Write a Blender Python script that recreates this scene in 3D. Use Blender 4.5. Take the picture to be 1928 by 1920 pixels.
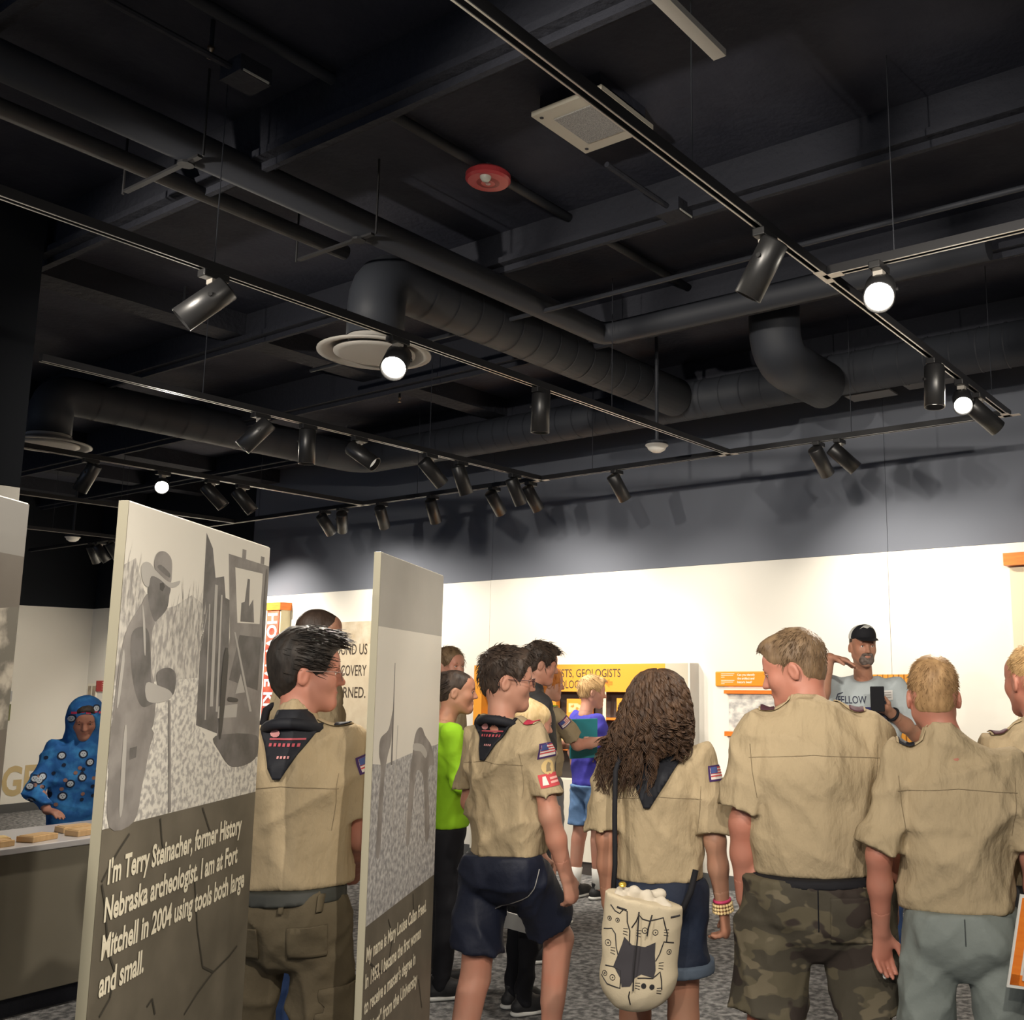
import bpy, bmesh, math, random
import numpy as np
from math import radians, sin, cos, pi
from mathutils import Vector, Matrix
from mathutils.bvhtree import BVHTree
from mathutils.geometry import delaunay_2d_cdt

for o in list(bpy.data.objects):
    bpy.data.objects.remove(o, do_unlink=True)
SC = bpy.context.scene
COL = SC.collection
random.seed(7)
RNG = np.random.default_rng(11)

# ------------------------------------------------------------------ camera
EYE = 1.55
YAW, PITCH, ROLL = radians(33.338), radians(9.234), radians(-0.187)
R0 = Vector((cos(YAW), sin(YAW), 0)); F0 = Vector((-sin(YAW), cos(YAW), 0))
fw = F0 * cos(PITCH) + Vector((0, 0, sin(PITCH)))
up0 = R0.cross(fw)
rt = R0 * cos(ROLL) + up0 * sin(ROLL)
up = -R0 * sin(ROLL) + up0 * cos(ROLL)
cam = bpy.data.cameras.new('camera'); camo = bpy.data.objects.new('camera', cam); COL.objects.link(camo)
camo.matrix_world = Matrix((rt, up, -fw)).transposed().to_4x4()
camo.location = (0, 0, EYE)
cam.sensor_fit = 'HORIZONTAL'; cam.sensor_width = 36
cam.lens = 1912 / 1928 * 36
cam.shift_x = -(1259 - 964) / 1928
cam.clip_start = 0.05; cam.clip_end = 100
SC.camera = camo

# ------------------------------------------------------------------ world, exposure
W = bpy.data.worlds.new('World'); SC.world = W; W.use_nodes = True
W.node_tree.nodes['Background'].inputs[0].default_value = (0.58, 0.72, 1.0, 1)
W.node_tree.nodes['Background'].inputs[1].default_value = 0.36
SC.view_settings.view_transform = 'Standard'
SC.view_settings.look = 'None'
SC.view_settings.exposure = 0.72
SC.view_settings.gamma = 1.0
SC.view_settings.use_curve_mapping = False
LAMP = (1.0, 0.91, 0.78)

# ------------------------------------------------------------------ materials
MATS = {}
def mat(name, col=(.5, .5, .5), rough=.6, metal=0., spec=.4, bump=None, var=None, emit=None, alpha=None, coord='Object', trans=None, sheen=None):
    if name in MATS: return MATS[name]
    m = bpy.data.materials.new(name); m.use_nodes = True; MATS[name] = m
    nt = m.node_tree; b = nt.nodes['Principled BSDF']
    b.inputs['Base Color'].default_value = (*col, 1); b.inputs['Roughness'].default_value = rough
    b.inputs['Metallic'].default_value = metal; b.inputs['Specular IOR Level'].default_value = spec
    if sheen: b.inputs['Sheen Weight'].default_value = sheen
    if trans: b.inputs['Transmission Weight'].default_value = trans
    if emit:
        b.inputs['Emission Color'].default_value = (*emit[0], 1); b.inputs['Emission Strength'].default_value = emit[1]
    tc = None
    if bump or var:
        tc = nt.nodes.new('ShaderNodeTexCoord')
    if var:                                   # (scale, second colour, contrast lo, hi, stretch)
        n = nt.nodes.new('ShaderNodeTexNoise'); n.inputs['Scale'].default_value = var[0]; n.inputs['Detail'].default_value = 4
        src = tc.outputs[coord]
        if len(var) > 4:
            mp = nt.nodes.new('ShaderNodeMapping'); mp.inputs['Scale'].default_value = var[4]
            nt.links.new(src, mp.inputs[0]); src = mp.outputs[0]
        nt.links.new(src, n.inputs['Vector'])
        r = nt.nodes.new('ShaderNodeValToRGB'); r.color_ramp.elements[0].position = var[2]; r.color_ramp.elements[1].position = var[3]
        r.color_ramp.elements[0].color = (*col, 1); r.color_ramp.elements[1].color = (*var[1], 1)
        nt.links.new(n.outputs[0], r.inputs[0]); nt.links.new(r.outputs[0], b.inputs['Base Color'])
    if bump:                                  # (scale, strength, distance, stretch)
        n = nt.nodes.new('ShaderNodeTexNoise'); n.inputs['Scale'].default_value = bump[0]; n.inputs['Detail'].default_value = 5
        src = tc.outputs[coord]
        if len(bump) > 3:
            mp = nt.nodes.new('ShaderNodeMapping'); mp.inputs['Scale'].default_value = bump[3]
            nt.links.new(src, mp.inputs[0]); src = mp.outputs[0]
        nt.links.new(src, n.inputs['Vector'])
        bp = nt.nodes.new('ShaderNodeBump'); bp.inputs['Strength'].default_value = bump[1]; bp.inputs['Distance'].default_value = bump[2]
        nt.links.new(n.outputs[0], bp.inputs['Height']); nt.links.new(bp.outputs[0], b.inputs['Normal'])
    return m

def camo_mat():
    m = mat('camo_cloth', (.05, .045, .035), .85, bump=(60, .25, .003))
    nt = m.node_tree; b = nt.nodes['Principled BSDF']; tc = nt.nodes.new('ShaderNodeTexCoord')
    prev = None
    for i, (sc, lo, c, off) in enumerate(((9, .50, (.085, .072, .045), 0), (8, .56, (.028, .02, .016), 3.3), (11, .60, (.12, .10, .065), 7.7))):
        mp = nt.nodes.new('ShaderNodeMapping'); mp.inputs['Location'].default_value = (off, off * 2, off)
        mp.inputs['Scale'].default_value = (.8, .8, 1.4)
        nt.links.new(tc.outputs['Object'], mp.inputs[0])
        n = nt.nodes.new('ShaderNodeTexNoise'); n.inputs['Scale'].default_value = sc; n.inputs['Detail'].default_value = 2
        nt.links.new(mp.outputs[0], n.inputs['Vector'])
        r = nt.nodes.new('ShaderNodeValToRGB'); r.color_ramp.elements[0].position = lo; r.color_ramp.elements[1].position = lo + .02
        nt.links.new(n.outputs[0], r.inputs[0])
        mx = nt.nodes.new('ShaderNodeMixRGB'); nt.links.new(r.outputs[0], mx.inputs[0])
        if prev is None: mx.inputs[1].default_value = (.05, .043, .03, 1)
        else: nt.links.new(prev, mx.inputs[1])
        mx.inputs[2].default_value = (*c, 1); prev = mx.outputs[0]
    nt.links.new(prev, b.inputs['Base Color'])
    return m

# ------------------------------------------------------------------ object helpers
def tag(o, label=None, cat=None, group=None, kind=None):
    if label: o['label'] = label
    if cat: o['category'] = cat
    if group: o['group'] = group
    if kind: o['kind'] = kind
    return o
def link(name, me, parent=None, m=None):
    o = bpy.data.objects.new(name, me); COL.objects.link(o)
    if parent: o.parent = parent
    if m is not None:
        me.materials.clear()
        for x in (m if isinstance(m, (list, tuple)) else [m]): me.materials.append(x)
    return o
def empty(name, loc=(0, 0, 0), rz=0., label=None, cat=None, group=None, parent=None):
    o = bpy.data.objects.new(name, None); COL.objects.link(o); o.location = loc; o.rotation_euler = (0, 0, rz)
    o.empty_display_size = .05
    if parent: o.parent = parent
    return tag(o, label, cat, group)
def copy_tree(o, parent=None):
    c = o.copy(); COL.objects.link(c)
    if parent: c.parent = parent
    for ch in [x for x in COL.objects if x.parent == o]: copy_tree(ch, c)
    return c
def arr_mesh(name, V, F, smooth=True):
    V = np.asarray(V, np.float32); F = np.asarray(F, np.int32)
    me = bpy.data.meshes.new(name); k = F.shape[1]
    me.vertices.add(len(V)); me.vertices.foreach_set('co', V.ravel())
    me.loops.add(F.size); me.loops.foreach_set('vertex_index', F.ravel())
    me.polygons.add(len(F)); me.polygons.foreach_set('loop_start', np.arange(0, F.size, k, dtype=np.int32))
    me.polygons.foreach_set('loop_total', np.full(len(F), k, np.int32))
    me.polygons.foreach_set('use_smooth', np.full(len(F), smooth, bool))
    me.update(calc_edges=True); me.validate()
    return me

class MB:
    def __init__(s): s.v = []; s.f = []; s.mi = []; s.cur = 0
    def _add(s, vs, fs):
        n = len(s.v); s.v += [tuple(v) for v in vs]; s.f += [tuple(i + n for i in f) for f in fs]; s.mi += [s.cur] * len(fs); return s
    def box(s, a, b):
        (x0, y0, z0), (x1, y1, z1) = a, b
        vs = [(x, y, z) for z in (z0, z1) for y in (y0, y1) for x in (x0, x1)]
        return s._add(vs, [(0, 2, 3, 1), (4, 5, 7, 6), (0, 1, 5, 4), (2, 6, 7, 3), (0, 4, 6, 2), (1, 3, 7, 5)])
    def obox(s, c, ax, ay, az, h):            # oriented box, unit axes, half sizes
        c = Vector(c); vs = []
        for k in (-1, 1):
            for j in (-1, 1):
                for i in (-1, 1): vs.append(c + Vector(ax) * h[0] * i + Vector(ay) * h[1] * j + Vector(az) * h[2] * k)
        return s._add(vs, [(0, 2, 3, 1), (4, 5, 7, 6), (0, 1, 5, 4), (2, 6, 7, 3), (0, 4, 6, 2), (1, 3, 7, 5)])
    def tube(s, pts, r, n=8, caps=True):
        pts = [Vector(p) for p in pts]; rs = r if isinstance(r, (list, tuple)) else [r] * len(pts)
        vs = []; prev = None
        for i, p in enumerate(pts):
            t = (pts[min(i + 1, len(pts) - 1)] - pts[max(i - 1, 0)])
            t = t.normalized() if t.length > 1e-9 else Vector((0, 0, 1))
            if prev is None:
                a = Vector((0, 0, 1)) if abs(t.z) < .9 else Vector((1, 0, 0)); nrm = t.cross(a).normalized()
            else:
                nrm = prev - t * prev.dot(t)
                nrm = nrm.normalized() if nrm.length > 1e-6 else t.orthogonal().normalized()
            prev = nrm; bn = t.cross(nrm)
            for k in range(n):
                a = 2 * pi * k / n; vs.append(p + (nrm * cos(a) + bn * sin(a)) * rs[i])
        fs = []
        for i in range(len(pts) - 1):
            for k in range(n):
                k2 = (k + 1) % n; fs.append((i * n + k, i * n + k2, (i + 1) * n + k2, (i + 1) * n + k))
        if caps: fs += [tuple(range(n))[::-1], tuple(range((len(pts) - 1) * n, len(pts) * n))]
        return s._add(vs, fs)
    def lathe(s, prof, c=(0, 0, 0), n=24, axis=(0, 0, 1)):
        c = Vector(c); az = Vector(axis).normalized(); ax = az.orthogonal().normalized(); ay = az.cross(ax); vs = []
        for r, z in prof:
            for k in range(n):
                a = 2 * pi * k / n; vs.append(c + az * z + (ax * cos(a) + ay * sin(a)) * max(r, 1e-5))
        fs = []
        for i in range(len(prof) - 1):
            for k in range(n):
                k2 = (k + 1) % n; fs.append((i * n + k, i * n + k2, (i + 1) * n + k2, (i + 1) * n + k))
        return s._add(vs, fs)
    def poly(s, pts): return s._add(pts, [tuple(range(len(pts)))])
    def build(s, name, m, parent=None, smooth=False, bevel=None, auto=None):
        me = bpy.data.meshes.new(name); me.from_pydata([tuple(v) for v in s.v], [], s.f)
        ms = m if isinstance(m, (list, tuple)) else [m]
        for x in ms: me.materials.append(x)
        if len(ms) > 1: me.polygons.foreach_set('material_index', s.mi)
        if smooth: me.polygons.foreach_set('use_smooth', [True] * len(me.polygons))
        if auto:
            for p in me.polygons: p.use_smooth = len(p.vertices) == 4
        me.update()
        o = link(name, me, parent)
        if bevel:
            bv = o.modifiers.new('bevel', 'BEVEL'); bv.width = bevel; bv.segments = 2; bv.limit_method = 'ANGLE'
        return o

def cg(u, d, z=0.):                           # metres right of / ahead of the visitor's standpoint -> room coordinates
    p = R0 * u + F0 * d; return Vector((p.x, p.y, z))
def text_mesh(txt, cap=.05, width=None, squeeze=.6, bold=.0, align='LEFT', depth=0.0004, spacing=1.0):
    c = bpy.data.curves.new('t', 'FONT'); c.body = txt; c.size = 1; c.align_x = align; c.offset = bold; c.extrude = 0; c.space_character = spacing
    c.resolution_u = 3
    o = bpy.data.objects.new('t', c); COL.objects.link(o)
    dg = bpy.context.evaluated_depsgraph_get(); dg.update()
    me = bpy.data.meshes.new_from_object(o.evaluated_get(dg)); bpy.data.objects.remove(o)
    co = np.zeros(len(me.vertices) * 3, np.float32); me.vertices.foreach_get('co', co); co = co.reshape(-1, 3)
    sy = cap / .72
    co[:, 1] *= sy
    if width: co[:, 0] -= co[:, 0].min(); co[:, 0] *= width / max(co[:, 0].max(), 1e-6)
    else: co[:, 0] *= sy * squeeze
    me.vertices.foreach_set('co', co.ravel()); me.update()
    return me
def put_text(txt, parent, m, origin, right, upv, name='lettering', **kw):
    me = text_mesh(txt, **kw); me.name = name
    o = link(name, me, parent, m)
    r = Vector(right).normalized(); u = Vector(upv).normalized()
    o.matrix_local = Matrix((r, u, r.cross(u))).transposed().to_4x4()
    o.location = origin
    return o
# ------------------------------------------------------------------ structure
CEIL = 3.77; WY = 6.74; WT = 2.395; LX = -13.1; RX = 4.5
m_carpet = mat('carpet', (.11, .11, .113), .95, spec=.1, bump=(160, .9, .01), var=(26, (.34, .335, .33), .40, .66))
m_ceil = mat('ceiling_black', (.034, .037, .054), .8, spec=.15, bump=(30, .4, .01), var=(3, (.046, .049, .068), .4, .6))
m_dark = mat('dark_wall_paint', (.150, .163, .195), .75, spec=.2)
m_blackwall = mat('black_wall_paint', (.014, .016, .020), .8, spec=.15)
m_white = mat('white_wall_paint', (.80, .77, .70), .6, spec=.2)
m_base = mat('baseboard_grey', (.09, .09, .09), .6)
def struct(o): return tag(o, kind='structure')
fl = MB().box((LX - .2, -7, -.1), (RX + .2, WY + .2, 0)).build('floor', m_carpet); struct(fl)
ce = MB().box((LX - .2, -7, CEIL), (RX + .2, WY + .2, CEIL + .1)).build('ceiling', m_ceil); struct(ce)
wb = MB().box((LX - .2, WY + .02, 0), (RX + .2, WY + .2, CEIL)).build('wall_back', m_blackwall); struct(wb)
for x0, x1 in ((LX, -9.9), (-9.897, -6.344), (-6.34, -2.60), (-2.597, RX)):
    MB().box((x0, WY, WT + .004), (x1, WY + .02, CEIL)).build('upper_panel', m_blackwall if x1 < -9.5 else m_dark, wb)
    MB().box((x0, WY - .012, .1), (x1, WY + .02, WT)).build('lower_panel', m_white, wb)
bb = MB().box((LX, WY - .022, 0), (RX, WY - .012, .1)).build('baseboard_back', m_base); struct(bb)
wl = MB().box((LX - .2, -7, 0), (LX - .02, WY + .2, CEIL)).build('wall_left', m_blackwall); struct(wl)
MB().box((LX - .02, -7, .1), (LX, WY, WT)).build('lower_panel', m_white, wl)
MB().box((LX - .02, -7, WT + .004), (LX - .006, WY, CEIL)).build('upper_panel', m_blackwall, wl)
struct(MB().box((LX, -7, 0), (LX + .01, WY - .03, .1)).build('baseboard_left', m_base))
wr_ = MB().box((RX, -7, 0), (RX + .2, WY, CEIL)).build('wall_right', m_dark); struct(wr_)
MB().box((RX - .012, -7, .1), (RX, WY - .02, WT)).build('lower_panel', m_white, wr_)
wp = MB().box((-5.06, -7, 0), (-4.945, 2.16, CEIL)).build('wall_partition', m_blackwall); struct(wp)
MB().box((-4.945, -7, .1), (-4.93, 2.16, WT)).build('lower_panel', m_white, wp)
MB().box((-4.945, -7, WT + .004), (-4.932, 2.16, CEIL)).build('upper_panel', m_blackwall, wp)
put_text('NGE', wl, mat('tan_letters', (.56, .43, .22), .7), (LX + .004, 5.62, .2), (0, 1, 0), (0, 0, 1), cap=.33, width=.62, bold=.03)

# ceiling framing: joists across the room, wood deck ribs
m_joist = mat('joist_black', (.030, .032, .042), .8, spec=.2, bump=(25, .5, .02))
m_duct = mat('duct_black', (.034, .038, .048), .6, spec=.35, bump=(40, .2, .003))
m_pipe = mat('pipe_black', (.032, .035, .044), .6, spec=.35)
for i, y in enumerate((-1.2, .2, 1.25, 2.23, 3.62, 4.7, 6.0)):
    z = 3.50 if i % 2 else 3.56
    j = MB().box((LX, y - .012, z), (RX, y + .012, z + .03)).box((LX, y - .055, z + .03), (RX, y + .055, z + .06)).box((LX, y - .02, z + .06), (RX, y + .02, CEIL)).build('trim_%d' % (i + 1), m_joist); struct(j)
for i, x in enumerate((-12.2, -10.9, -9.6, -8.2, -5.6, -.4, 1.2, 2.9)):
    struct(MB().box((x - .10, -7, 3.63), (x + .10, WY, CEIL)).build('trim_%d' % (i + 10), m_joist))

def duct(path, r, label, seam=.16):
    root = empty('air_duct', path[0], 0, label, 'duct')
    off = Vector(path[0]); pts = []
    P = [Vector(p) for p in path]
    for i, p in enumerate(P):                 # round the corners
        if i in (0, len(P) - 1): pts.append(p); continue
        a = (P[i - 1] - p).normalized(); b = (P[i + 1] - p).normalized(); q = r * 1.5
        q = min(q, (P[i - 1] - p).length * .5, (P[i + 1] - p).length * .5)
        for t in np.linspace(0, 1, 7):
            t = float(t); pts.append((p + a * q) * (1 - t) ** 2 + p * 2 * t * (1 - t) + (p + b * q) * t * t)
    MB().tube([p - off for p in pts], r, 28).build('duct_shell', m_duct, root, auto=True)
    for i in range(len(P) - 1):
        a, b = P[i], P[i + 1]; L = (b - a).length; t = (b - a).normalized()
        k = int((L - 4 * r) / seam)
        for q in range(max(k, 1)):
            c = a + t * (2 * r + q * seam) - off
            if k > 0: MB().tube([c - t * .004, c + t * .004], r + .004, 28, False).build('seam_ring', m_pipe, root, smooth=True)
    return root
duct([(-3.75, 3.14, 3.15), (-3.75, 3.14, 3.47), (-3.75, 5.79, 3.47)], .135, 'black spiral air duct with elbow above the large round ceiling diffuser')
duct([(-7.2, 3.30, 3.175), (-7.2, 3.30, 3.47), (-7.2, 5.93, 3.47), (-.9, 5.93, 3.47)], .135, 'long black spiral air duct running in front of the back wall')
duct([(-2.6, 5.08, CEIL), (-2.6, 5.08, 3.36), (-2.6, 5.74, 3.36)], .15, 'thick black duct dropping straight down from the ceiling with elbow')
def pipe(path, r, label):
    P = [Vector(p) for p in path]; off = P[0]; o = MB().tube([p - off for p in P], r, 16).build('ceiling_pipe', m_pipe, auto=True); o.location = off
    return tag(o, label, 'pipe')
pipe([(-3.42, -4, 3.5), (-3.42, 4.45, 3.5), (-3.40, 4.5, 3.5), (-3.33, 4.52, 3.5), (-1.2, 4.52, 3.5)], .065, 'thick black pipe turning a corner below the ceiling')
pipe([(-3.76, -4, 3.52), (-3.76, 2.95, 3.52)], .035, 'thin straight black pipe running beside the thick one')
pipe([(-5.3, 3.94, 3.46), (2.5, 3.94, 3.46)], .012, 'slim black conduit crossing above the junction of the light tracks')
pipe([(-2.94, .5, 3.735), (-2.94, 5.0, 3.735)], .022, 'black conduit running above the red fire strobe')
m_clamp = mat('clamp_dark', (.02, .02, .022), .6)
for y in (1.95, 2.75):
    cl = MB().box((-3.83, y - .01, 3.425), (-3.33, y + .01, 3.435)).tube([(-3.42, y, 3.43), (-3.42, y, 3.42)], .03, 10).tube([(-3.85, y, 3.425), (-3.85, y, CEIL)], .005, 6).tube([(-3.31, y, 3.425), (-3.31, y, CEIL)], .005, 6)
    tag(cl.build('pipe_hanger', m_clamp), 'dark metal trapeze hanger carrying the two pipes', 'hanger', 'trapeze hangers under the pipes')
reg = empty('flat_duct_boot', (-2.2, 6.25, 3.52), 0, 'flat grey duct pieces tucked against the ceiling by the back wall', 'duct')
mg = mat('galv_grey', (.20, .20, .205), .5, spec=.4)
MB().box((-.28, -.06, 0), (.26, .10, .012)).build('panel', mg, reg)
MB().box((-.12, .13, -.05), (.30, .28, -.038)).build('panel', mg, reg)
MB().box((-.5, .05, -.09), (-.18, .22, -.078)).build('panel', mg, reg)
MB().tube([(0, 0, 0), (0, 0, .25)], .006, 6).tube([(.1, .2, -.04), (.1, .2, .25)], .006, 6).tube([(-.3, .1, -.08), (-.3, .1, .25)], .006, 6).build('hanger_rod', m_pipe, reg)

# diffusers, strobe, speaker, sensors
m_diff = mat('diffuser_white', (.42, .40, .37), .5)
def diffuser(loc, label):
    root = empty('round_diffuser', loc, 0, label, 'vent')
    MB().lathe([(.135, .06), (.14, .03), (.24, .0), (.265, -.004), (.265, -.012), (.235, -.012), (.20, .012), (.14, .04)], n=40).build('outer_cone', m_diff, root, smooth=True)
    MB().lathe([(.0, -.018), (.16, -.018), (.19, -.012), (.19, -.004), (.15, .005), (0, .005)], n=40).build('centre_plate', m_diff, root, smooth=True)
    MB().tube([(.1, .1, 0), (.1, .1, .05)], .005, 6).tube([(-.1, -.1, 0), (-.1, -.1, .05)], .005, 6).build('bracket', m_diff, root)
diffuser((-3.75, 3.14, 3.085), 'round white ceiling diffuser hanging under the duct elbow behind the lit spotlight')
diffuser((-7.2, 3.30, 3.11), 'round white ceiling diffuser beside the partition wall edge')
m_red = mat('alarm_red', (.55, .06, .07), .35, spec=.5)
st = empty('fire_strobe', (-2.94, 3.04, 3.70), 0, 'round red fire alarm strobe with clear lens on the ceiling', 'alarm')
MB().lathe([(.0, .022), (.088, .022), (.098, .012), (.098, -.010), (.088, -.020), (.05, -.022), (.03, -.026), (0, -.026)], n=40).build('housing', m_red, st)
MB().tube([(0, 0, .022), (0, 0, CEIL - 3.70)], .012, 8).build('stem', m_pipe, st)
MB().lathe([(0, -.05), (.015, -.047), (.024, -.034), (.026, -.02)], c=(.028, -.045, .006), n=16).build('lens', mat('strobe_lens', (.75, .75, .68), .15), st, smooth=True)
MB().lathe([(0, -.030), (.010, -.029), (.012, -.025)], n=12).build('logo_dot', mat('pale_red', (.85, .55, .55), .5), st, smooth=True)
MB().lathe([(.03, -.0265), (.05, -.0225)], n=24).build('ring_groove', mat('dull_red', (.34, .05, .05), .5), st)
pn = empty('ceiling_speaker', (-2.263, 2.911, 3.68), 0, 'square off-white ceiling speaker grille beside the light track', 'speaker')
MB().box((-.15, -.15, 0), (.15, .15, .02)).build('frame', mat('speaker_frame', (.50, .47, .40), .5), pn)
MB().box((-.095, -.095, -.004), (.095, .095, 0)).build('grille', mat('speaker_grille', (.42, .41, .40), .7, bump=(500, .6, .002), var=(300, (.22, .22, .22), .4, .6)), pn)
MB().box((-.13, -.13, .02), (.13, .13, .09)).build('back_box', m_ceil, pn); pn.scale = (1.13, 1.13, 1)
for sx, sy in ((-1, -1), (1, -1), (-1, 1), (1, 1)):
    MB().lathe([(0, -.002), (.007, -.002), (.007, .002)], c=(sx * .125, sy * .125, 0), n=8).build('screw', m_pipe, pn)
for loc, lab, hz in (((-3.59, 5.32, 3.01), 'white dome sensor hanging on a black stem near the back wall track', 3.4), ((-11.1, 5.42, 3.0), 'white dome sensor hanging over the far end of the gallery', 3.7)):
    s_ = empty('dome_sensor', loc, 0, lab, 'sensor')
    MB().lathe([(0, -.04), (.03, -.038), (.055, -.022), (.065, 0), (.075, .004), (.075, .01), (0, .01)], n=24).build('dome', mat('sensor_white', (.75, .73, .68), .4), s_, smooth=True)
    MB().tube([(0, 0, .01), (0, 0, CEIL - loc[2])], .012, 8).lathe([(.07, .01), (.07, .03), (0, .03)], n=16).build('stem', m_pipe, s_)
m_lin = mat('linear_diffuser', (.75, .72, .66), .5)
ll = empty('linear_light', (-1.42, 1.5, 3.40), 0, 'unlit white linear pendant light beside the track', 'lamp')
MB().box((-.022, -2.2, 0), (.022, .95, .022)).build('housing', m_lin, ll)
MB().tube([(0, .6, .022), (0, .6, .37)], .002, 4).tube([(0, -1.2, .022), (0, -1.2, .37)], .002, 4).build('cable', m_pipe, ll)
for i, (x, y, z) in enumerate(((-3.04, 1.79, 3.65), (-5.38, 3.12, 3.65), (-7.5, 4.99, 3.65), (-5.9, 5.2, 3.65))):
    h = empty('sprinkler_head', (x, y, z), 0, 'small brass sprinkler head under the dark ceiling', 'sprinkler', 'sprinkler heads under the ceiling')
    MB().tube([(0, 0, .02), (0, 0, CEIL - z)], .008, 8).build('drop_pipe', m_pipe, h)
    MB().lathe([(0, -.02), (.014, -.02), (.014, -.016), (.004, -.012), (.006, .0), (.012, .01), (.012, .02), (0, .02)], n=12).build('head', mat('brass', (.8, .6, .4), .3, metal=1), h, smooth=True)
for i, (px, py, pz) in enumerate(((-3.0, 1.9, 3.58), (-2.3, 3.55, 3.55))):
    jb = empty('junction_box', (px, py, pz), 0, ('black junction box with pale edge above the track', 'black junction box on conduit behind the red strobe')[i], 'box')
    MB().box((-.06, -.06, 0), (.06, .06, .06)).tube([(0, -.06, .03), (0, -.5, .03)], .012, 8).build('body', m_joist, jb)
    MB().box((.055, -.05, .0), (.062, .05, .008)).build('edge_label', mat('pale_edge', (.6, .6, .55), .5), jb)

# ------------------------------------------------------------------ track lighting
ZT = 3.0
m_track = mat('track_black', (.018, .018, .020), .35, spec=.5)
m_rail = mat('track_rail_metal', (.55, .53, .50), .3, metal=.8)
m_head = mat('spot_black', (.016, .016, .017), .38, spec=.6)
m_tan = mat('adapter_metal', (.62, .58, .52), .35, metal=.6)
TRK = {}
def track(key, a, b, label, wires=()):
    a = Vector(a); b = Vector(b); t = (b - a).normalized(); s = Vector((0, 0, 1)).cross(t)
    root = empty('light_track', a, 0, label, 'light track'); L = (b - a).length
    for sg in (-1, 1):
        MB().obox(t * L / 2 + s * sg * .0125, t, s, (0, 0, 1), (L / 2, .0045, .0165)).build('side_rail', m_track, root)
        MB().obox(t * L / 2 + s * sg * .0125 + Vector((0, 0, -.0172)), t, s, (0, 0, 1), (L / 2, .0028, .0008)).build('bright_lip', m_rail, root)
    MB().obox(t * L / 2 + Vector((0, 0, .008)), t, s, (0, 0, 1), (L / 2, .0085, .007)).build('web', m_track, root)
    for w in wires:
        MB().tube([t * w + Vector((0, 0, .016)), t * w + Vector((0, 0, CEIL - a.z))], .0022, 5).build('suspension_wire', m_pipe, root)
    return root
TX = {'A0': .35, 'A1': -1.46, 'A2': -3.27, 'A3': -4.88, 'A4': -6.86, 'A5': -8.66, 'A6': -10.65}
BY = 5.69
track('A1', (TX['A1'], -4, ZT), (TX['A1'], BY - .02, ZT), 'black light track passing beside the square ceiling speaker', (1.5, 4, 6.35, 9.4))
track('A2', (TX['A2'], -4, ZT), (TX['A2'], BY - .02, ZT), 'black light track running below the round ceiling diffuser', (1.5, 4, 6.0, 8.4))
track('A3', (-4.88, 2.17, ZT), (-4.88, BY - .02, ZT), 'black light track starting at the partition wall edge', (.8, 2.4))
track('A4', (-6.86, -1, ZT), (-6.86, BY - .02, ZT), 'black light track behind the tall cream photo panel', (1, 3.6))
track('A5', (-8.66, 0, ZT), (-8.66, BY - .02, ZT), 'black light track beyond the partition wall', (1, 4.6))
track('A6', (-10.65, 0, ZT), (-10.65, BY - .02, ZT), 'black light track furthest down the gallery', (1, 5.0))
track('B1', (-12.6, BY, ZT), (TX['A1'] + .018, BY, ZT), 'long black light track parallel to the back wall', (2, 4.3, 6.4, 8.2, 10.2))
track('T', (TX['A1'] + .018, 3.26, ZT), (1.5, 3.26, ZT), 'short black cross track branching toward the right', (.25, 1.6))
track('A0', (.35, -4, ZT), (.35, 3.24, ZT), 'black light track above the scouts behind the cross track', (1, 4))
for x in (TX['A1'], TX['A2'], TX['A3'], TX['A4']):
    tag(MB().box((x - .022, BY - .07, ZT - .0185), (x + .022, BY + .02, ZT - .0165)).box((x - .07, BY - .022, ZT - .0185), (x + .07, BY + .022, ZT - .0165)).build('track_joiner', m_tan), 'pale metal joiner where a track meets the wall track', 'joiner', 'track joiners along the wall track')
tag(MB().box((TX['A1'] - .018, 3.20, ZT - .0185), (TX['A1'] + .018, 3.32, ZT - .0165)).box((TX['A1'], 3.242, ZT - .0185), (TX['A1'] + .07, 3.282, ZT - .0165)).build('track_joiner', m_tan), 'pale metal joiner at the branch of the cross track', 'joiner')

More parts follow.
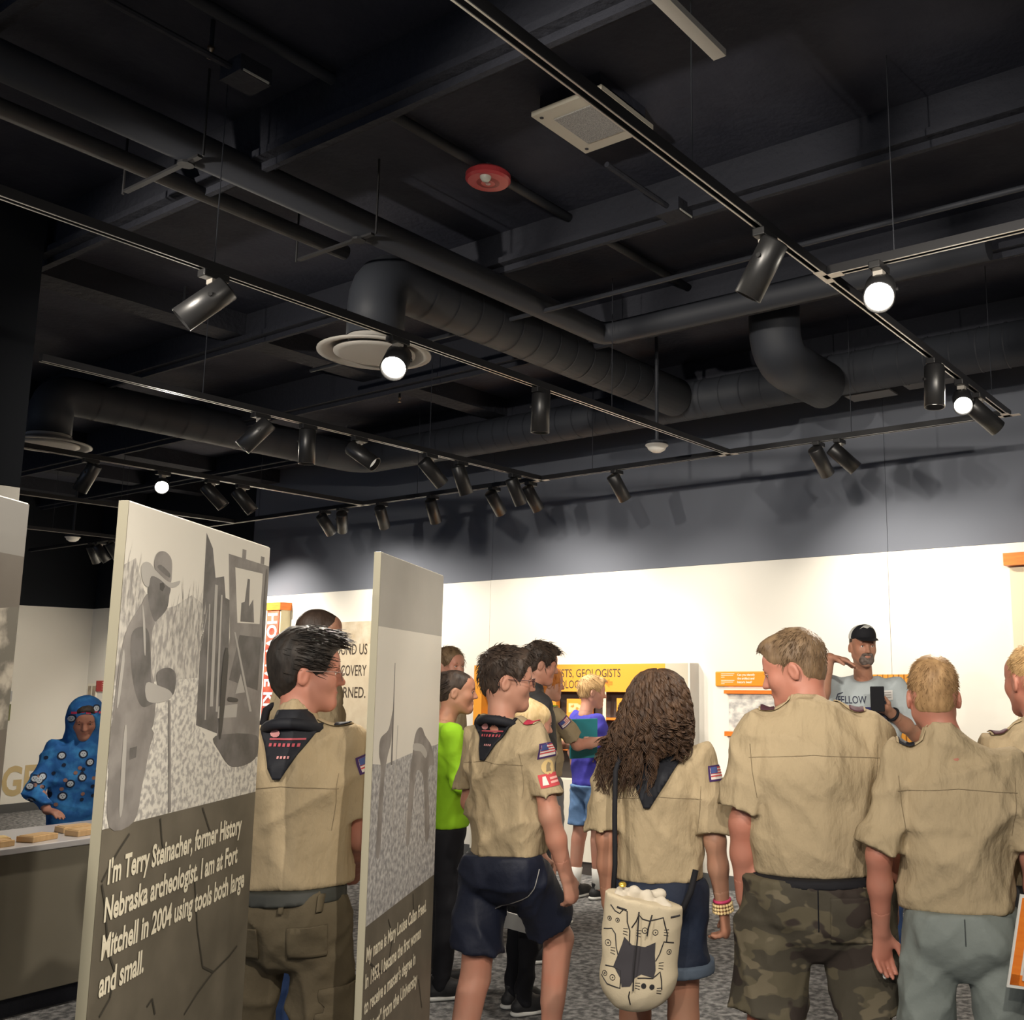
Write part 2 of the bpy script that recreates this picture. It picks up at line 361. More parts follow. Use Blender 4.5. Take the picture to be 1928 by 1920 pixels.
m_lens_off = mat('lens_glass_dim', (.30, .29, .27), .2, spec=.6, emit=((1, .93, .8), .25))
m_lens_on = mat('lens_glass_lit', (.9, .9, .85), .3, emit=((1, .92, .78), 60))
m_lens_mid = mat('lens_glass_glow', (.8, .8, .76), .3, emit=((1, .94, .82), 2.2))
def spot(loc, aim, power=0., ang=50, blend=.6, lit=0, label='', group=None, L=.20, r=.047):
    loc = Vector(loc); root = empty('track_spotlight', loc, 0, label, 'spotlight', group)
    MB().box((-.022, -.05, -.045), (.022, .05, -.018)).build('adapter', m_head, root, bevel=.004)
    MB().box((-.018, -.016, -.062), (.018, .016, -.045)).build('adapter_clip', m_tan, root)
    MB().tube([(0, 0, -.06), (0, 0, -.105)], .008, 8).build('stem', m_head, root)
    d = (Vector(aim) - (loc + Vector((0, 0, -.13)))).normalized()
    c = Vector((0, 0, -.115))                 # pivot near the rear third of the can
    a = c - d * L * .35; b = c + d * L * .65
    ax = d
    MB().lathe([(0, 0), (r * .92, 0), (r, .006), (r, L), (r * .93, L), (r * .9, L - .03), (0, L - .03)], c=a, n=24, axis=ax).build('can', m_head, root, auto=True)
    MB().lathe([(0, L - .028), (r * .88, L - .028)], c=a, n=24, axis=ax).build('lens', (m_lens_off, m_lens_mid, m_lens_on)[lit], root)
    sd = ax.orthogonal().normalized() if abs(ax.z) > .95 else Vector((0, 0, 1)).cross(ax).normalized()
    MB().tube([a + d * L * .35 + sd * (r - .004), a + d * L * .35 + sd * (r + .008)], .008, 8).build('pivot_knob', m_head, root)
    if power:
        ld = bpy.data.lights.new('lamp', 'SPOT'); ld.energy = power; ld.color = LAMP; ld.spot_size = radians(ang); ld.spot_blend = blend
        ld.shadow_soft_size = .03
        lo = bpy.data.objects.new('lamp', ld); COL.objects.link(lo); lo.parent = root
        lo.location = b + d * .012; lo.rotation_euler = d.to_track_quat('-Z', 'Y').to_euler()
    return root
WLAB = ['first of a close pair above the beige text board', 'second of a close pair above the beige text board', 'alone between the text board and the wall seam', 'alone just before the wall seam', 'lower one beside the wall seam', 'below the end of the partition track', 'alone between the cabinet and the dome sensor', 'upright one of the pair above the man in the cap', 'more tilted one of the pair above the man in the cap']
def wallspot(i, x, tx, tz, p=90, ang=105, ty=WY): spot((x, BY, ZT), (tx, ty, tz), p, ang, 1.0, 0, 'wall track spotlight, ' + WLAB[i], 'spotlights on the back wall track')
for i, (x, tx, tz, p) in enumerate(((-7.35, -7.5, 1.8, 50), (-7.12, -8.2, 1.6, 52), (-6.62, -7.2, 1.6, 36), (-6.02, -6.4, 1.3, 32), (-5.35, -5.4, 1.8, 50), (-4.98, -4.8, 1.5, 34), (-4.18, -3.9, 1.4, 26), (-2.62, -2.45, 1.75, 56), (-2.48, -1.3, 1.5, 28))):
    wallspot(i, x, tx, tz, p)
for x, y, tx, tz in ((-11.2, BY, -11.6, 1.2), (-11.05, BY, -10.6, 1.3), (-10.8, BY, -10.9, 1.5), (-10.35, BY, -10.4, 1.2), (-10.0, BY, -9.6, 1.5), (-9.3, BY, -9.2, 1.8)):
    spot((x, y, ZT), (tx, WY, tz), 85, 95, .8, 0, 'black cylinder spotlight on the wall track beyond the partition', 'spotlights over the far gallery end')
A1l = 'black cylinder spotlight on the track beside the ceiling speaker'
spot((TX['A1'], 2.80, ZT), (-3.1, 2.75, .2), 30, 60, .8, lit=0, label=A1l + ', tilted before the cross track')
spot((TX['A1'], 4.45, ZT), (-1.5, 4.2, 0), 60, 70, .7, 1, 'black spotlight aimed straight down near the end of its track')
spot((TX['A1'], 4.86, ZT), (-.5, 2.0, 1.3), 120, 70, .7, 2, 'lit spotlight near the corner where the tracks meet')
spot((TX['A1'], 5.15, ZT), (-.3, 6.6, 1.5), 90, 60, .7, 0, 'black spotlight turned toward the wall beside the corner of the tracks')
spot((TX['A1'] + .21, 3.26, ZT), (-.35, .6, 1.15), 150, 80, .7, 2, 'bright lit spotlight hanging from the short cross track', L=.19, r=.055)
spot((TX['A2'], 2.00, ZT), (-4.35, .7, 1.3), 90, 60, .6, 1, 'black spotlight tilted toward the partition on the track below the diffuser')
spot((TX['A2'], 2.86, ZT), (-1.6, .9, 1.1), 170, 80, .7, 2, 'bright lit spotlight hanging beneath the round ceiling diffuser', L=.19, r=.055)
spot((TX['A2'], 3.80, ZT), (-3.45, 3.95, 0), 60, 60, .7, 1, 'black spotlight hanging straight down midway along its track')
A3 = 'black spotlight on the track from the partition edge, '
spot((-4.88, 3.32, ZT), (-6.1, 1.9, .7), 80, 70, .6, 1, A3 + 'bright lens aimed at the activity table')
spot((-4.88, 3.63, ZT), (-4.9, 3.7, 0), 40, 60, .6, 0, A3 + 'hanging straight down')
spot((-4.88, 4.00, ZT), (-3.6, 4.6, 1.9), 30, 60, .6, 0, A3 + 'tilted up strongly')
spot((-4.88, 4.58, ZT), (-4.35, 6.7, .8), 60, 60, .6, 0, A3 + 'tilted forward before the last three')
spot((-4.88, 4.86, ZT), (-4.75, 6.2, .0), 60, 60, .6, 0, A3 + 'nearly upright with soft sheen')
spot((-4.88, 5.40, ZT), (-4.7, 6.7, .6), 60, 60, .6, 0, A3 + 'closest to the wall track')
A4 = 'black spotlight on the track behind the cream photo panel, '
spot((-6.86, 3.42, ZT), (-7.8, 3.0, 1.1), 60, 60, .6, 0, A4 + 'tilted toward the partition')
spot((-6.86, 3.92, ZT), (-2.2, 1.3, 1.2), 90, 60, .7, 2, A4 + 'lit and facing the room')
spot((-6.86, 4.30, ZT), (-6.0, 5.6, 1.2), 40, 60, .6, 0, A4 + 'dark and tilted away')
spot((-6.86, 4.55, ZT), (-6.1, 5.6, 1.3), 40, 60, .6, 1, A4 + 'pale lens beside the wall track')
A5 = 'black spotlight far down the gallery on the '
spot((-8.66, 3.6, ZT), (-9.8, 3.6, .5), 30, 70, .6, 0, A5 + 'fourth long track')
spot((-10.65, 4.6, ZT), (-12.5, 5.6, 1.0), 30, 80, .6, 1, A5 + 'last long track')
# unseen lamps on the tracks above and behind the visitors
B_ = 'unseen black spotlight on the tracks above the visitors behind the first scouts'
for loc, aim, p in (((.35, -.3, ZT), (-.9, 3.2, 1.1), 150), ((.35, .9, ZT), (-2.35, 1.6, 1.35), 150), ((.35, 2.2, ZT), (-2.2, 5.4, 1.6), 150), ((TX['A1'], -.6, ZT), (-2.3, 2.6, 1.1), 130),  # second and third are added to brighten the near panel and the capped man
                    ((TX['A1'], .5, ZT), (-2.3, 6.7, 2.3), 140), ((TX['A2'], -.7, ZT), (-2.9, 2.2, 1.0), 60), ((TX['A2'], .5, ZT), (-5.0, 6.7, 2.3), 140), ((.35, -1.6, ZT), (-.3, 3.0, 1.0), 130)):
    spot(loc, aim, p, 75, .8, 0, B_, 'spotlights above the visitors')
# ------------------------------------------------------------------ exhibits
PX_ = (1, 0, 0); PZ_ = (0, 0, 1)
m_pan = mat('panel_cream', (.72, .68, .60), .5, spec=.3)
m_panside = mat('panel_edge', (.30, .28, .21), .6)
m_panlow = mat('panel_stone_print', (.105, .092, .068), .5, var=(7, (.16, .14, .105), .35, .7))
m_ink = mat('print_dark', (.05, .048, .045), .5)
m_mid = mat('print_grey', (.20, .185, .175), .5, var=(12, (.29, .27, .255), .4, .6))
m_midd = mat('print_grey_dark', (.10, .095, .09), .5, var=(14, (.17, .16, .155), .4, .6))
m_lite = mat('print_pale_grey', (.44, .42, .39), .5)
m_skyp = mat('print_sky', (.76, .72, .64), .5, var=(3, (.71, .68, .61), .3, .7))
m_brush = mat('print_brush', (.34, .32, .30), .5, var=(55, (.62, .59, .53), .42, .58, (1.4, 1, .6)))
m_grass = mat('print_grass', (.40, .38, .36), .5, var=(70, (.74, .71, .64), .40, .56))
m_field = mat('print_field', (.25, .245, .25), .5, var=(60, (.56, .55, .53), .38, .66))
m_ltr = mat('panel_lettering', (.80, .74, .58), .5)
m_crack = mat('print_crack', (.045, .04, .03), .6)
def clipx(p, L): return (min(max(p[0], 0), L), p[1])
def make_panel(name, u, d, ang, L, label, H=1.9, th=.02):
    root = empty(name, cg(u, d), radians(ang), label, 'display panel')
    MB().box((0, 0, .03), (L, th, H)).build('board', (m_pan), root, bevel=.003)
    MB().box((-.0008, .0, .031), (.001, th, H - .001)).build('edge_band', m_panside, root)
    MB().box((.1, -.09, 0), (.16, th + .09, .03)).box((L - .16, -.09, 0), (L - .1, th + .09, .03)).build('foot', m_pipe, root)
    return root
def soft(pts, n=4):                           # rounded outline (closed Catmull-Rom)
    out = []; m = len(pts)
    for i in range(m):
        p = [pts[(i + k - 1) % m] for k in range(4)]
        for j in range(n):
            t = j / n; out.append(tuple(.5 * (2 * p[1][a] + (p[2][a] - p[0][a]) * t + (2 * p[0][a] - 5 * p[1][a] + 4 * p[2][a] - p[3][a]) * t * t + (3 * p[1][a] - p[0][a] - 3 * p[2][a] + p[3][a]) * t ** 3) for a in (0, 1)))
    return out
SOFT = ('photo_shirt', 'photo_sleeve', 'photo_face', 'photo_hat_crown', 'photo_hat_brim', 'photo_camera', 'photo_glove', 'photo_trousers', 'photo_man', 'photo_workers', 'photo_shadow', 'photo_worker_arm')
def shapes(root, L, items):
    for i, (nm, pts, m) in enumerate(items):
        y = -.0006 - i * .00004
        if nm in SOFT: pts = soft(pts)
        MB().poly([(clipx(p, L)[0], y, p[1]) for p in pts]).build(nm, m, root)
L1 = .762
p1 = make_panel('photo_panel', -1.081, 2.005, 124.36, L1, 'tall panel with grey photo of a man in a hat beside a drill rig')
shapes(p1, L1, [
 ('photo_sky', [(0, 1.897), (L1, 1.897), (L1, 1.25), (0, 1.263)], m_skyp),
 ('stone_print', [(0, 1.263), (L1, 1.25), (L1, .035), (0, .035)], m_panlow),
 ('photo_brush', [(0, 1.77), (0.044, 1.788), (0.086, 1.727), (0.152, 1.688), (0.232, 1.704), (0.306, 1.733), (0.378, 1.714), (0.398, 1.506), (0.293, 1.485), (0.0, 1.493)], m_brush),
 ('photo_grass', [(0, 1.534), (0.377, 1.548), (0.381, 1.44), (0.458, 1.399), (0.577, 1.328), (L1, 1.34), (L1, 1.25), (0, 1.263)], m_grass),
 ('photo_rig_stack', [(0.36, 1.884), (0.4, 1.852), (0.426, 1.784), (0.474, 1.792), (0.491, 1.741), (0.518, 1.737), (0.529, 1.626), (0.527, 1.408), (0.375, 1.44)], m_midd),
 ('photo_rig_body', [(0.493, 1.85), (L1, 1.847), (L1, 1.34), (0.596, 1.33), (0.489, 1.391), (0.506, 1.478), (0.532, 1.646)], m_mid),
 ('photo_rig_window', [(0.537, 1.821), (0.72, 1.823), (0.719, 1.688), (0.572, 1.684)], m_skyp),
 ('photo_rig_lever', [(0.589, 1.735), (.61, 1.74), (.62, 1.80), (.635, 1.80), (.64, 1.73), (0.665, 1.75), (0.68, 1.690), (0.59, 1.688)], m_midd),
 ('photo_rig_lamp', [(.575, 1.848), (.60, 1.848), (.60, 1.872), (.575, 1.872)], m_mid),
 ('photo_rig_lamp', [(.70, 1.848), (.725, 1.848), (.725, 1.868), (.70, 1.868)], m_mid),
 ('photo_rig_engine', [(0.59, 1.654), (0.736, 1.653), (0.733, 1.513), (0.543, 1.542)], m_midd),
 ('photo_rod', [(0.425, 1.768), (0.441, 1.768), (0.46, 1.48), (0.442, 1.48)], m_lite),
 ('photo_rod', [(0.463, 1.746), (0.472, 1.746), (0.489, 1.466), (0.477, 1.467)], m_lite),
 ('photo_rod', [(0.40, 1.72), (0.406, 1.72), (0.425, 1.45), (0.418, 1.45)], m_lite),
 ('photo_boom', [(0.555, 1.66), (0.565, 1.66), (0.70, 1.46), (0.685, 1.46)], m_lite),
 ('photo_triangle', [(0.613, 1.557), (0.587, 1.507), (0.648, 1.51)], m_lite),
 ('photo_tail_lamp', [(0.49, 1.479), (0.605, 1.482), (0.603, 1.449), (0.489, 1.451)], m_lite),
 ('photo_shadow', [(0.486, 1.41), (0.748, 1.395), (0.743, 1.336), (0.6, 1.327), (0.514, 1.371)], m_midd),
 ('photo_trousers', [(0.006, 1.471), (0.164, 1.443), (0.161, 1.402), (0.142, 1.329), (0.12, 1.262), (0.024, 1.264), (0.005, 1.373)], m_mid),
 ('photo_shirt', [(0.105, 1.72), (0.074, 1.691), (0.034, 1.649), (0.014, 1.596), (0.005, 1.503), (0.004, 1.471), (0.034, 1.462), (0.114, 1.449), (0.164, 1.443), (0.173, 1.483), (0.167, 1.521), (0.14, 1.576), (0.134, 1.642), (0.141, 1.667)], m_mid),
 ('photo_face', [(0.106, 1.755), (0.146, 1.755), (0.198, 1.742), (0.197, 1.723), (0.191, 1.695), (0.159, 1.673), (0.137, 1.667), (0.104, 1.712)], m_midd),
 ('photo_glasses', [(0.15, 1.746), (0.166, 1.75), (0.174, 1.741), (0.166, 1.73), (0.152, 1.733)], m_ink),
 ('photo_sleeve', [(0.049, 1.633), (0.081, 1.651), (0.118, 1.642), (0.136, 1.587), (0.148, 1.538), (0.188, 1.523), (0.198, 1.507), (0.158, 1.494), (0.114, 1.49), (0.08, 1.523), (0.057, 1.575)], m_midd),
 ('photo_hat_crown', [(0.119, 1.79), (0.128, 1.807), (0.15, 1.815), (0.175, 1.813), (0.196, 1.8), (0.201, 1.772), (0.197, 1.751), (0.157, 1.76), (0.124, 1.775)], m_mid),
 ('photo_hat_brim', [(0.066, 1.771), (0.077, 1.783), (0.102, 1.784), (0.134, 1.769), (0.194, 1.752), (0.241, 1.76), (0.233, 1.748), (0.196, 1.741), (0.146, 1.755), (0.111, 1.757), (0.103, 1.735), (0.084, 1.738), (0.071, 1.753)], m_lite),
 ('photo_camera', [(0.167, 1.552), (0.186, 1.566), (0.224, 1.569), (0.253, 1.557), (0.257, 1.531), (0.244, 1.509), (0.189, 1.515)], m_midd),
 ('photo_glove', [(0.126, 1.538), (0.187, 1.53), (0.232, 1.52), (0.244, 1.506), (0.192, 1.496), (0.134, 1.502)], m_lite),
 ('photo_badge', [(0.079, 1.409), (0.107, 1.411), (0.106, 1.389), (0.081, 1.386)], m_midd),
 ('photo_pole', [(0.228, 1.5), (0.238, 1.5), (0.279, 1.26), (0.267, 1.26)], m_mid)])
def cracks(root, L, lines):
    for ln in lines:
        mb = MB()
        for a, b in zip(ln[:-1], ln[1:]):
            a = Vector((a[0], 0, a[1])); b = Vector((b[0], 0, b[1])); n = (b - a).cross(Vector((0, 1, 0))).normalized() * .0028
            mb.poly([(*(a + n),), (*(a - n),), (*(b - n),), (*(b + n),)])
        mb.v = [(v[0], -.0019, v[2]) for v in mb.v]
        mb.build('crack_line', m_crack, root)
CR = [[(0.105, 1.24), (0.068, 1.215), (0.038, 1.19), (0.013, 1.166)], [(0.232, 1.253), (0.246, 1.208), (0.257, 1.184)], [(0.439, 1.249), (0.483, 1.196), (0.511, 1.167)], [(0.014, 1.161), (0.03, 1.124), (0.049, 1.061), (0.066, 1.018), (0.091, 0.983), (0.079, 0.938), (0.045, 0.915)], [(0.424, 1.087), (0.456, 0.976), (0.499, 0.883), (0.561, 0.855), (0.652, 0.867), (0.698, 0.88)], [(0.561, 0.855), (0.479, 0.831), (0.416, 0.805)], [(0.235, 0.876), (0.256, 0.885), (0.274, 0.849)]]
cracks(p1, L1, CR)
rs = random.Random(3); mb = MB()
for k in range(170):
    x = rs.uniform(.005, .39); z = (1.75 if x < .07 else 1.68 if x < .26 else 1.70) + rs.uniform(-.10, .01); h = rs.uniform(.03, .075); dx = rs.uniform(-.02, .02)
    if .10 < x < .21: continue
    mb.poly([(x - .0022, -.0009, z), (x + .0022, -.0009, z), (min(max(x + dx, .002), .4), -.0009, z + h)])
tag(mb.build('photo_grass_blades', m_brush, p1), kind='stuff')
for pts, m in (([(.082, 1.70), (.10, 1.66), (.112, 1.60), (.106, 1.60), (.09, 1.66)], m_lite), ([(.02, 1.60), (.03, 1.58), (.022, 1.50), (.014, 1.50)], m_lite), ([(.05, 1.44), (.062, 1.44), (.07, 1.30), (.056, 1.29)], m_lite), ([(.133, 1.78), (.15, 1.785), (.19, 1.772), (.19, 1.762), (.15, 1.772)], m_midd), ([(.50, 1.60), (.53, 1.60), (.52, 1.42), (.50, 1.42)], m_ink), ([(.545, 1.50), (.60, 1.495), (.60, 1.487), (.545, 1.49)], m_ink), ([(.74, 1.82), (.752, 1.82), (.752, 1.66), (.74, 1.66)], m_midd)):
    MB().poly([(x, -.0018, z) for x, z in soft(pts, 3)]).build('photo_detail', m, p1)
for t, x, z, w in (("I'm Terry Steinacher, former History", .033, 1.162, .645), ("Nebraska archeologist. I am at Fort", .031, 1.093, .632), ("Mitchell in 2004 using tools both large", .032, 1.024, .685), ("and small.", .034, .957, .172)):
    put_text(t, p1, m_ltr, (x, -.0022, z - .004), PX_, PZ_, cap=.045, width=w, bold=.03)
L2 = .703
p2 = make_panel('photo_panel', -.818, 2.871, 121.48, L2, 'tall panel with grey photo of field workers holding a spear')
shapes(p2, L2, [
 ('top_band', [(0, 1.897), (L2, 1.897), (L2, 1.686), (0, 1.689)], mat('panel_grey_band', (.40, .385, .35), .5, var=(6, (.44, .42, .385), .3, .7))),
 ('photo_sky', [(0, 1.689), (L2, 1.686), (L2, .89), (0, .885)], m_skyp),
 ('stone_print', [(0, .885), (L2, .89), (L2, .035), (0, .035)], m_panlow),
 ('photo_field', [(0, 1.311), (0.1, 1.3), (0.412, 1.314), (L2, 1.319), (L2, .89), (0, .885)], m_field),
 ('photo_man', [(0.175, 1.461), (0.153, 1.428), (0.127, 1.395), (0.061, 1.376), (0.053, 1.333), (0.074, 1.28), (0.06, 1.074), (0.099, 1.063), (0.109, 1.24), (0.128, 1.313), (0.158, 1.355), (0.168, 1.397)], m_mid),
 ('photo_spear', [(0.168, 1.588), (0.173, 1.588), (0.182, 1.293), (0.166, 1.294)], m_midd),
 ('photo_workers', [(0.439, 1.383), (0.489, 1.384), (0.531, 1.357), (0.615, 1.317), (0.657, 1.253), (0.585, 1.242), (0.623, 1.05), (0.574, 1.023), (0.53, 1.213), (0.45, 1.254), (0.426, 1.207), (0.388, 1.052), (0.353, 1.057), (0.372, 1.261), (0.385, 1.292), (0.406, 1.356)], m_mid),
 ('photo_stake', [(0.219, 1.405), (0.226, 1.405), (0.211, 1.109), (0.204, 1.111)], m_lite),
 ('photo_stake', [(0.347, 1.144), (0.359, 1.143), (0.351, 1.073), (0.34, 1.075)], m_lite),
 ('photo_worker_arm', [(.40, 1.34), (.50, 1.33), (.56, 1.30), (.54, 1.285), (.48, 1.31), (.40, 1.32)], m_lite)])
cracks(p2, L2, [[(.2, .86), (.25, .80), (.22, .74)], [(.45, .88), (.47, .8)], [(.05, .78), (.12, .74), (.2, .72)], [(.55, .60), (.60, .5)]])
for t, x, z, w in (("My name is Mary Louise Callan Freed.", .012, .793, .60), ("In 1953, I became the first woman", .012, .725, .545), ("to receive a master's degree in", .012, .660, .49), ("subject\" from the University", .03, .593, .50)):
    put_text(t, p2, m_ltr, (x, -.002, z), PX_, PZ_, cap=.037, width=w, bold=.03)
p0 = make_panel('photo_panel', -1.281, 1.28, 125.0, .76, 'tall panel with dim brown rock photo next to the partition wall')
shapes(p0, .76, [
 ('top_band', [(0, 1.897), (.76, 1.897), (.76, 1.79), (0, 1.79)], mat('panel_dim_grey', (.24, .23, .215), .5)),
 ('photo_sky', [(0, 1.79), (.76, 1.79), (.76, 1.28), (0, 1.28)], mat('print_dusk', (.10, .085, .07), .5, var=(4, (.15, .13, .11), .3, .7))),
 ('photo_rocks', [(0, 1.63), (.3, 1.61), (.5, 1.66), (.76, 1.69), (.76, 1.45), (0, 1.42)], mat('print_rocks', (.13, .12, .10), .5, var=(18, (.42, .38, .32), .45, .6))),
 ('stone_print', [(0, 1.28), (.76, 1.28), (.76, .035), (0, .035)], m_panlow)])

# activity table
m_tbl = mat('table_front_tan', (.23, .205, .155), .55, var=(2.2, (.26, .235, .18), .3, .7))
tb = empty('activity_table', (-5.58, 1.1, 0), 0, 'tan counter table with pale glossy top beside the partition', 'table')
tb.location = (-5.585, 2.2, 0)
MB().box((-.31, .0, .09), (.31, 1.3, .735)).build('base_cabinet', m_tbl, tb, bevel=.004)
MB().box((-.27, .04, 0), (.27, 1.26, .09)).build('toe_kick', m_joist, tb)
MB().box((-.325, -.015, .735), (.325, 1.315, .765)).build('table_top', mat('table_top_pale', (.62, .60, .60), .25, spec=.5), tb, bevel=.004)
m_wood = mat('tile_wood', (.58, .36, .17), .5, var=(9, (.68, .46, .24), .3, .7, (1, 6, 1)))
for i, (x, y, rz, s, st_) in enumerate(((-5.36, 2.38, .15, 1, 0), (-5.47, 2.42, -.2, 1, 1), (-5.40, 2.60, .3, .95, 0), (-5.40, 2.83, .1, 1, 0), (-5.56, 2.86, -.1, 1.05, 0))):
    t_ = empty('wooden_block', (x, y, .7655), rz, ('flat wooden block near the end of the counter', 'flat wooden block with a yellow card on top', 'flat wooden block alone in the middle of the counter', 'flat wooden block under the hand of the child in the blue hoodie', 'flat wooden block beside the sleeve of the blue hoodie')[i], 'block')
    MB().box((-.055 * s, -.075 * s, 0), (.055 * s, .075 * s, .028)).build('block_body', m_wood, t_, bevel=.003)
    MB().box((-.045 * s, -.065 * s, .028), (.045 * s, .065 * s, .0305)).build('label_plate', mat('label_card', (.75, .55, .25), .5) if st_ else mat('tile_face', (.66, .44, .22), .5), t_)

# back wall exhibits
m_orange = mat('exhibit_orange', (.72, .17, .02), .45, var=(8, (.80, .24, .03), .3, .7, (1, 1, 8)))
m_yel = mat('exhibit_yellow', (.74, .31, .035), .55)
m_labw = mat('label_white', (.85, .80, .68), .5)
def wthing(name, x, z, y=WY - .012, label='', cat='sign'): return empty(name, (x, y, z), 0, label, cat)
hw = wthing('vertical_sign', -9.16, .9, 6.60, 'tall sign box reading HOW WE KNOW in white on red', 'sign')
MB().box((-.22, .01, -.3), (.0, .125, 1.40)).build('box_body', mat('sign_tan_side', (.62, .55, .36), .5), hw)
MB().box((-.22, 0, -.3), (-.02, .01, 1.33)).build('red_face', mat('sign_red', (.42, .05, .035), .5, var=(6, (.55, .14, .08), .4, .6)), hw)
MB().box((-.23, -.012, 1.33), (.01, .128, 1.41)).build('orange_cap', m_orange, hw)
put_text('HOW WE KNOW', hw, mat('sign_white', (.85, .84, .82), .5), (-.195, -.002, 1.30), (0, 0, -1), (1, 0, 0), cap=.155, width=1.38, bold=.03)
bd = wthing('text_board', -8.0, 1.0, WY - .03, label='beige stone patterned board with dark capital text on the wall')
MB().box((-.85, -.02, -.15), (.22, 0, 1.08)).build('board', mat('stone_beige', (.52, .42, .29), .6, var=(9, (.66, .58, .45), .35, .65)), bd)
MB().box((-.85, -.021, .0), (.22, -.02, .86)).build('text_field', mat('stone_beige_pale', (.66, .57, .42), .6, var=(11, (.60, .50, .36), .35, .65)), bd)
for t, z in (('FOUND US', .76), ('DISCOVERY', .555), ('LEARNED.', .345)):
    me = put_text(t, bd, mat('text_brown', (.07, .05, .035), .6), (-.42, -.022, z), PX_, PZ_, cap=.105, width=.52, bold=.012)
cb = empty('display_cabinet', (-5.275, WY - .014, 0), 0, 'display cabinet with yellow header about archeologists and geologists', 'cabinet')
cb.scale = (1.0425, .34, 1); m_cab = mat('cabinet_putty', (.46, .42, .33), .5); m_rec = mat('cabinet_recess', (.06, .05, .045), .7)
MB().box((-1.07, -.37, .1), (1.06, -.0, .72)).build('base_cabinet', mat('cabinet_white', (.72, .68, .58), .5), cb)
MB().box((-1.05, -.33, 0), (1.04, -.0, .1)).build('toe_kick', m_rec, cb)
MB().box((-1.07, -.03, .72), (1.06, 0, 1.64)).build('back_panel', m_rec, cb)
MB().box((.86, -.37, .72), (1.06, -.03, 1.64)).build('side_post', m_cab, cb)
MB().box((1.06, -.37, .72), (1.075, 0, 1.64)).build('side_panel', mat('cabinet_side_pale', (.62, .60, .56), .5), cb)
MB().box((-1.07, -.37, .72), (-.98, -.03, 1.64)).build('side_post', m_yel, cb)
MB().box((-.98, -.36, 1.42), (.86, -.03, 1.64)).build('header', m_yel, cb)
MB().box((-.98, -.36, 1.20), (.86, -.05, 1.215)).build('shelf', m_orange, cb)
MB().box((-.98, -.36, .95), (.86, -.05, .965)).build('shelf', m_orange, cb)
for x in (-.45, .30): MB().box((x - .015, -.37, .72), (x + .015, -.35, 1.42)).build('mullion', mat('mullion_cream', (.68, .60, .45), .5), cb)
for t, z, w, x0 in (('ARCHEOLOGISTS, GEOLOGISTS', 1.545, 1.05, -.70), ('PALEONTOLOGISTS', 1.455, .62, -.545)):
    put_text(t, cb, mat('text_black', (.05, .04, .03), .6), (x0 + .10, -.362, z - .008), PX_, PZ_, cap=.066, width=w, bold=.006)
MB().poly([(.30, -.363, 1.488), (.345, -.363, 1.452), (.345, -.363, 1.472), (.375, -.363, 1.472), (.375, -.363, 1.504), (.345, -.363, 1.504), (.345, -.363, 1.524)]).build('arrow', m_orange, cb)
for i, (x, z, w, h) in enumerate(((-.30, 1.216, .20, .14), (.02, 1.216, .24, .145), (.46, 1.216, .14, .155), (.66, 1.216, .14, .14), (-.62, 1.216, .22, .15), (.46, .967, .16, .18), (-.1, .967, .3, .14), (-.72, .967, .22, .16))):
    b_ = empty('specimen_box', (-5.275 + x * 1.0425, WY - .085, z), 0, 'yellow printed specimen box standing on an orange cabinet shelf', 'box', 'specimen boxes in the display cabinet')
    b_.scale = (1, .5, 1); MB().box((-w / 2, -.04, 0), (w / 2, .06, h)).build('box_body', m_yel, b_)
    MB().box((-w / 2 + .02, -.0405, h * .25), (w * .1, -.04, h * .75)).build('print', mat('box_print', (.86, .60, .28), .5, var=(30, (.7, .25, .05), .5, .6)), b_)
lp = wthing('label_plate', -3.73, 1.52, label='orange text plate mounted on the wall above the grey relief map')
MB().box((-.268, -.018, -.055), (.27, 0, .056)).build('plate', m_yel if False else mat('plate_orange', (.80, .30, .02), .5), lp, bevel=.008)
for i, t in enumerate(('Can you identify', 'the artifact and', 'historic bead?')):
    put_text(t, lp, m_labw, (-.075, -.0185, .024 - i * .027), PX_, PZ_, cap=.016, width=(.15, .145, .125)[i], bold=.03)
for i in range(6):
    MB().box((-.215, -.0188, .037 - i * .0125 - (.012 if i > 2 else 0)), (-.215 + (.115, .105, .03)[i % 3], -.018, .041 - i * .0125 - (.012 if i > 2 else 0))).build('fine_print', m_labw, lp)
mp_ = wthing('relief_map', -3.6, 1.27, label='grey relief map hanging between two orange wooden rails')
MB().box((-.285, -.012, -.14), (.30, 0, .145)).build('map_sheet', mat('map_print', (.42, .41, .40), .6, var=(14, (.80, .77, .70), .38, .62, (1, 1, 1.6))), mp_)
MB().box((-.31, -.04, .142), (.33, 0, .168)).build('rail', m_orange, mp_)
MB().box((-.31, -.04, -.168), (.33, 0, -.135)).build('rail', m_orange, mp_)
sl = wthing('slat_display', -2.55, 1.35, label='yellow slatted display board on the wall behind the man in the cap')
MB().box((-.30, -.01, -.45), (.09, 0, .20)).build('backing', mat('slat_back', (.45, .27, .08), .6), sl)
for k in range(10): MB().box((-.29 + k * .038, -.025, -.45), (-.29 + k * .038 + .027, -.01, .20)).build('slat', m_yel, sl)
rb = wthing('wall_case', -1.35, 1.3, label='cream wall board under an orange wooden rail by the corner')
MB().box((-.41, -.035, -1.15), (.8, 0, .93)).build('board', mat('case_cream', (.74, .64, .46), .5), rb)
MB().box((-.43, -.10, .94), (.8, 0, 1.02)).build('rail', m_orange, rb)
